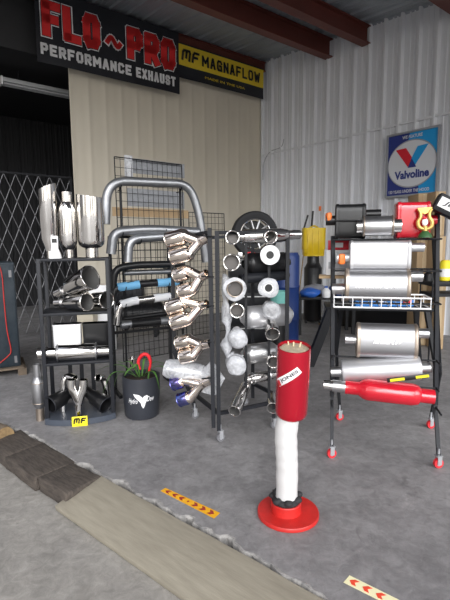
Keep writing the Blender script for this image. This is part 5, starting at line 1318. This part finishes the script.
# wide plank
pA, pB = G(99, 474.5, 0.004), G(64, 500, -0.05); pC = G(330, 602, 0.004); 
dpl = (pC-pA).normalized(); acr = (pB-pA); acr = acr-dpl*acr.dot(dpl); print('plank width', acr.length)
acr.normalize(); L_ = 1.75; Wp = 0.325; nrm_ = acr.cross(dpl) if acr.cross(dpl).z > 0 else dpl.cross(acr)
b = B(); b.box((0, 0, 0), (L_, Wp, 0.04), None, 0.008)
bmesh.ops.subdivide_edges(b.bm, edges=[e for e in b.bm.edges if abs((e.verts[0].co-e.verts[1].co).x) > 0.5], cuts=24)
b.jitter(0.004, 5, 1)
Mx = Matrix((dpl, nrm_.cross(dpl), nrm_)).transposed().to_4x4(); Mx.translation = pA+dpl*(L_/2-0.0)+acr*(Wp/2)-nrm_*0.02
zm = min((Mx @ q_.co).z for q_ in b.bm.verts); Mx.translation.z += -0.0995-zm
me = link('wide_plank', b, WOOD, None, V(0, 0, 0)); me.matrix_world = Mx; props(me, 'wide weathered wooden plank used as a ramp along the slab edge', 'plank')
# tape
def arrow_tape(name, label, p4, m, ma, arrows):
    P_ = [G(*q_, 0.001) for q_ in p4]  # near-left, far-left, far-right, near-right
    ctr = sum(P_, V(0, 0, 0))/4
    t = thing(name, label, 'floor tape', V(ctr.x, ctr.y, 0)); b = B(); b.prism(P_, V(0, 0, 0.0012)); part('tape', b, m, t)
    def L2(x, y): return P_[0].lerp(P_[3], x).lerp(P_[1].lerp(P_[2], x), y)+V(0, 0, 0.0014)
    for x, s_ in arrows:
        b = B(); w_ = 0.048
        if s_ == 0: b.prism([L2(x-0.02, .5), L2(x, .3), L2(x+0.02, .5), L2(x, .7)], V(0, 0, 0.0008))
        else: b.prism([L2(x-s_*w_, .18), L2(x+s_*0.005, .18), L2(x+s_*w_, .5), L2(x+s_*0.005, .82), L2(x-s_*w_, .82), L2(x-s_*0.012, .5)], V(0, 0, 0.0008))
        part('arrow', b, ma, t)
arrow_tape('arrow_tape', 'orange yellow floor tape with dark red arrows near the plank', ((160.5, 491), (165.5, 488), (220, 513), (214, 518.5)), TAPEY, TAPER, ((0.10, -1), (0.24, -1), (0.37, -1), (0.49, 0), (0.62, 1), (0.76, 1), (0.90, 1)))
P0, P1 = (343.5, 582.5), (349.5, 575.5)
arrow_tape('arrow_tape', 'pale yellow floor tape with red arrows at the bottom right', (P0, P1, (349.5+95, 575.5+47), (343.5+95, 582.5+48)), TAPEP, TAPEO, ((0.085, -1), (0.235, -1), (0.385, -1), (0.53, 0), (0.68, 1), (0.85, 1)))
# log end at the left
lc = G(4, 452, -0.1); e_ = V(-0.86, 0.5, 0)
t = thing('log', 'short bright log end lying at the left edge beside the timbers', 'log', V(lc.x, lc.y, -0.1))
ce = D(4.5, 437, lc.y+0.05); ce.z = -0.1+0.093
b = B(); b.tube([ce, ce+e_*0.02, ce+e_*0.25, ce+e_*0.5], [0.086, 0.092, 0.092, 0.09], 28); b.jitter(0.006, 14, 2); part('bark', b, PALLET, t)
b = B(); b.tube([ce-e_*0.004, ce+e_*0.006], 0.084, 28); part('cut_end', b, LOGW, t)
# left cabinet on pallet
cb = G(22.5, 374); cb.z = 0
ce1 = V(-0.87, -0.46, 0).normalized(); cn = V(ce1.y, -ce1.x, 0)  # face direction
if cn.y > 0: cn = -cn
Rc = Matrix((ce1, -cn, V(0, 0, 1))).transposed(); Wc = 1.1; zt4 = D(22, 262, cb.y).z
t = thing('pallet', 'worn wooden pallet under the dark blue cabinet at left edge', 'pallet', cb+ce1*Wc/2-cn*0.25)
ctr = cb+ce1*(Wc/2)-cn*0.25
for k_ in range(5): b = B(); b.box(ctr+(-cn)*(-0.26+0.13*k_)+V(0, 0, 0.089), (Wc+0.04, 0.10, 0.02), Rc); part('deck_board', b, PALLET, t)
for k_ in (-0.5, 0, 0.5): b = B(); b.box(ctr+ce1*(k_*Wc)+V(0, 0, 0.04), (0.09, 0.6, 0.078), Rc); part('stringer', b, PALLET, t)
t = thing('metal_cabinet', 'dark blue worn metal cabinet standing on a pallet at left edge', 'cabinet', ctr+V(0, 0, 0.1))
hz = zt4-0.1
b = B(); b.box(ctr+V(0, 0, 0.1+hz/2), (Wc-0.02, 0.5, hz-0.002), Rc, 0.012); part('body', b, DKPANEL, t)
b = B(); b.box(ctr+cn*0.256+V(0, 0, 0.1+hz/2), (Wc-0.05, 0.012, hz-0.05), Rc, 0.004); dr_ = part('door', b, DKPANEL, t)
b = B(); b.box(ctr+cn*0.27+ce1*0.2+V(0, 0, 0.1+hz*0.6), (0.03, 0.03, 0.14), Rc, 0.006); part('handle', b, BLACKM, dr_)
b = B()
for zq in (hz-0.01, 0.1): b.box(ctr+cn*0.259-ce1*(Wc/2-0.06)+V(0, 0, 0.1+zq*0.9), (0.03, 0.016, 0.08), Rc); 
part('hinge', b, GATE, t)
pts = []
for x, y in ((-2, 262), (2, 276), (4, 300), (7, 330), (11, 350), (8, 356), (0, 363)):
    d = ray(x, y); k_ = (ctr+cn*0.275-CAM).dot(cn)/d.dot(cn); pts.append(CAM+d*k_)
pts = [pts[0]-cn*0.06+V(0, 0, 0.015)]+pts if False else pts
b = B(); b.tube(smooth_path(pts, 6), 0.006, 8); single('air_hose', b, REDCORD, 'thin red hose looping down the front of the dark blue cabinet', 'hose')

# background clutter behind the pipe rack: low dark compressor and boxes
q_ = D(132, 330, 7.0)
t = thing('air_compressor', 'dark air compressor on the floor behind the pipe rack', 'compressor', V(q_.x, q_.y, 0))
b = B(); b.tube([V(q_.x-0.45, q_.y-0.0, 0.38), V(q_.x-0.38, q_.y, 0.38), V(q_.x+0.42, q_.y+0.3, 0.38), V(q_.x+0.48, q_.y+0.33, 0.38)], [0.12, 0.2, 0.2, 0.12], 28); part('tank', b, BLACK, t)
b = B(); b.box(V(q_.x-0.05, q_.y+0.15, 0.7), (0.45, 0.3, 0.26), None, 0.03); part('motor', b, GREYM, t)
for k_ in (-0.3, 0.35): b = B(); b.box(V(q_.x+k_, q_.y+0.15+k_*0.35, 0.1), (0.05, 0.3, 0.2)); part('foot', b, BLACKM, t)
for i, (px, py, w_, h_, m_, lab) in enumerate(((103, 320, 0.30, 0.95, PAPER, 'tall white carton against the tan wall behind the left shelf'), (88, 318, 0.22, 0.80, mat('beige_box', (0.48, 0.43, 0.34), 0, 0.7), 'beige carton standing behind the left shelf'))):
    q_ = D(px, py, 6.2-0.2*i); t = thing('carton', lab, 'carton', V(q_.x, q_.y, 0))
    b = B(); b.box(V(q_.x, q_.y, h_/2+0.001), (w_, 0.25, h_), None, 0.005); part('body', b, m_, t)
    b = B(); b.box(V(q_.x, q_.y, h_+0.002), (w_*0.98, 0.04, 0.004)); part('packing_tape', b, MATS['packing_tape'], t)

# ------------------------------------------------------------------ light
W = bpy.data.worlds.new('overcast'); SC.world = W; W.use_nodes = True
nt = W.node_tree; bg = nt.nodes['Background']
tcw = nt.nodes.new('ShaderNodeTexCoord'); sx_ = nt.nodes.new('ShaderNodeSeparateXYZ'); rp = nt.nodes.new('ShaderNodeValToRGB')
nt.links.new(tcw.outputs['Generated'], sx_.inputs['Vector']); nt.links.new(sx_.outputs['Z'], rp.inputs['Fac'])
e = rp.color_ramp.elements
e[0].position = 0.0; e[0].color = (0.30, 0.29, 0.27, 1); e[1].position = 0.12; e[1].color = (0.34, 0.34, 0.33, 1)
for p_, c_ in ((0.20, (0.95, 0.97, 1.0, 1)), (0.5, (1.0, 1.0, 1.0, 1)), (1.0, (0.8, 0.86, 0.95, 1))):
    q_ = e.new(p_); q_.color = c_
# sky stays bright behind the camera; dark sides added to edge the chrome
dotn = nt.nodes.new('ShaderNodeVectorMath'); dotn.operation = 'DOT_PRODUCT'; dotn.inputs[1].default_value = (0.22, -0.97, 0.0)
nt.links.new(tcw.outputs['Generated'], dotn.inputs[0])
ra = nt.nodes.new('ShaderNodeValToRGB'); nt.links.new(dotn.outputs['Value'], ra.inputs['Fac'])
ra.color_ramp.elements[0].position = 0.45; ra.color_ramp.elements[0].color = (0.07, 0.07, 0.075, 1)
ra.color_ramp.elements[1].position = 0.85; ra.color_ramp.elements[1].color = (1, 1, 1, 1)
mx = nt.nodes.new('ShaderNodeMix'); mx.data_type = 'RGBA'; mx.blend_type = 'MULTIPLY'; mx.inputs['Factor'].default_value = 1.0
nt.links.new(rp.outputs['Color'], mx.inputs['A']); nt.links.new(ra.outputs['Color'], mx.inputs['B'])
# dark upright noise bands added to the sky for streaked chrome reflections
mp = nt.nodes.new('ShaderNodeMapping'); mp.inputs['Scale'].default_value = (1, 1, 0.25); nt.links.new(tcw.outputs['Generated'], mp.inputs['Vector'])
nz = nt.nodes.new('ShaderNodeTexNoise'); nz.inputs['Scale'].default_value = 4.2; nz.inputs['Detail'].default_value = 2; nt.links.new(mp.outputs['Vector'], nz.inputs['Vector'])
rn = nt.nodes.new('ShaderNodeValToRGB'); nt.links.new(nz.outputs['Fac'], rn.inputs['Fac'])
rn.color_ramp.elements[0].position = 0.44; rn.color_ramp.elements[0].color = (0.16, 0.15, 0.14, 1)
rn.color_ramp.elements[1].position = 0.54; rn.color_ramp.elements[1].color = (1, 1, 1, 1)
mx2 = nt.nodes.new('ShaderNodeMix'); mx2.data_type = 'RGBA'; mx2.blend_type = 'MULTIPLY'; mx2.inputs['Factor'].default_value = 1.0
nt.links.new(mx.outputs['Result'], mx2.inputs['A']); nt.links.new(rn.outputs['Color'], mx2.inputs['B'])
nt.links.new(mx2.outputs['Result'], bg.inputs['Color']); bg.inputs['Strength'].default_value = 8.5

SC.view_settings.view_transform = 'Standard'; SC.view_settings.look = 'None'
SC.view_settings.gamma = 1; SC.view_settings.exposure = 0.48; SC.view_settings.use_curve_mapping = False
SC.cycles.use_denoising = True; SC.cycles.max_bounces = 8; SC.cycles.transparent_max_bounces = 12
SC.cycles.sample_clamp_indirect = 6
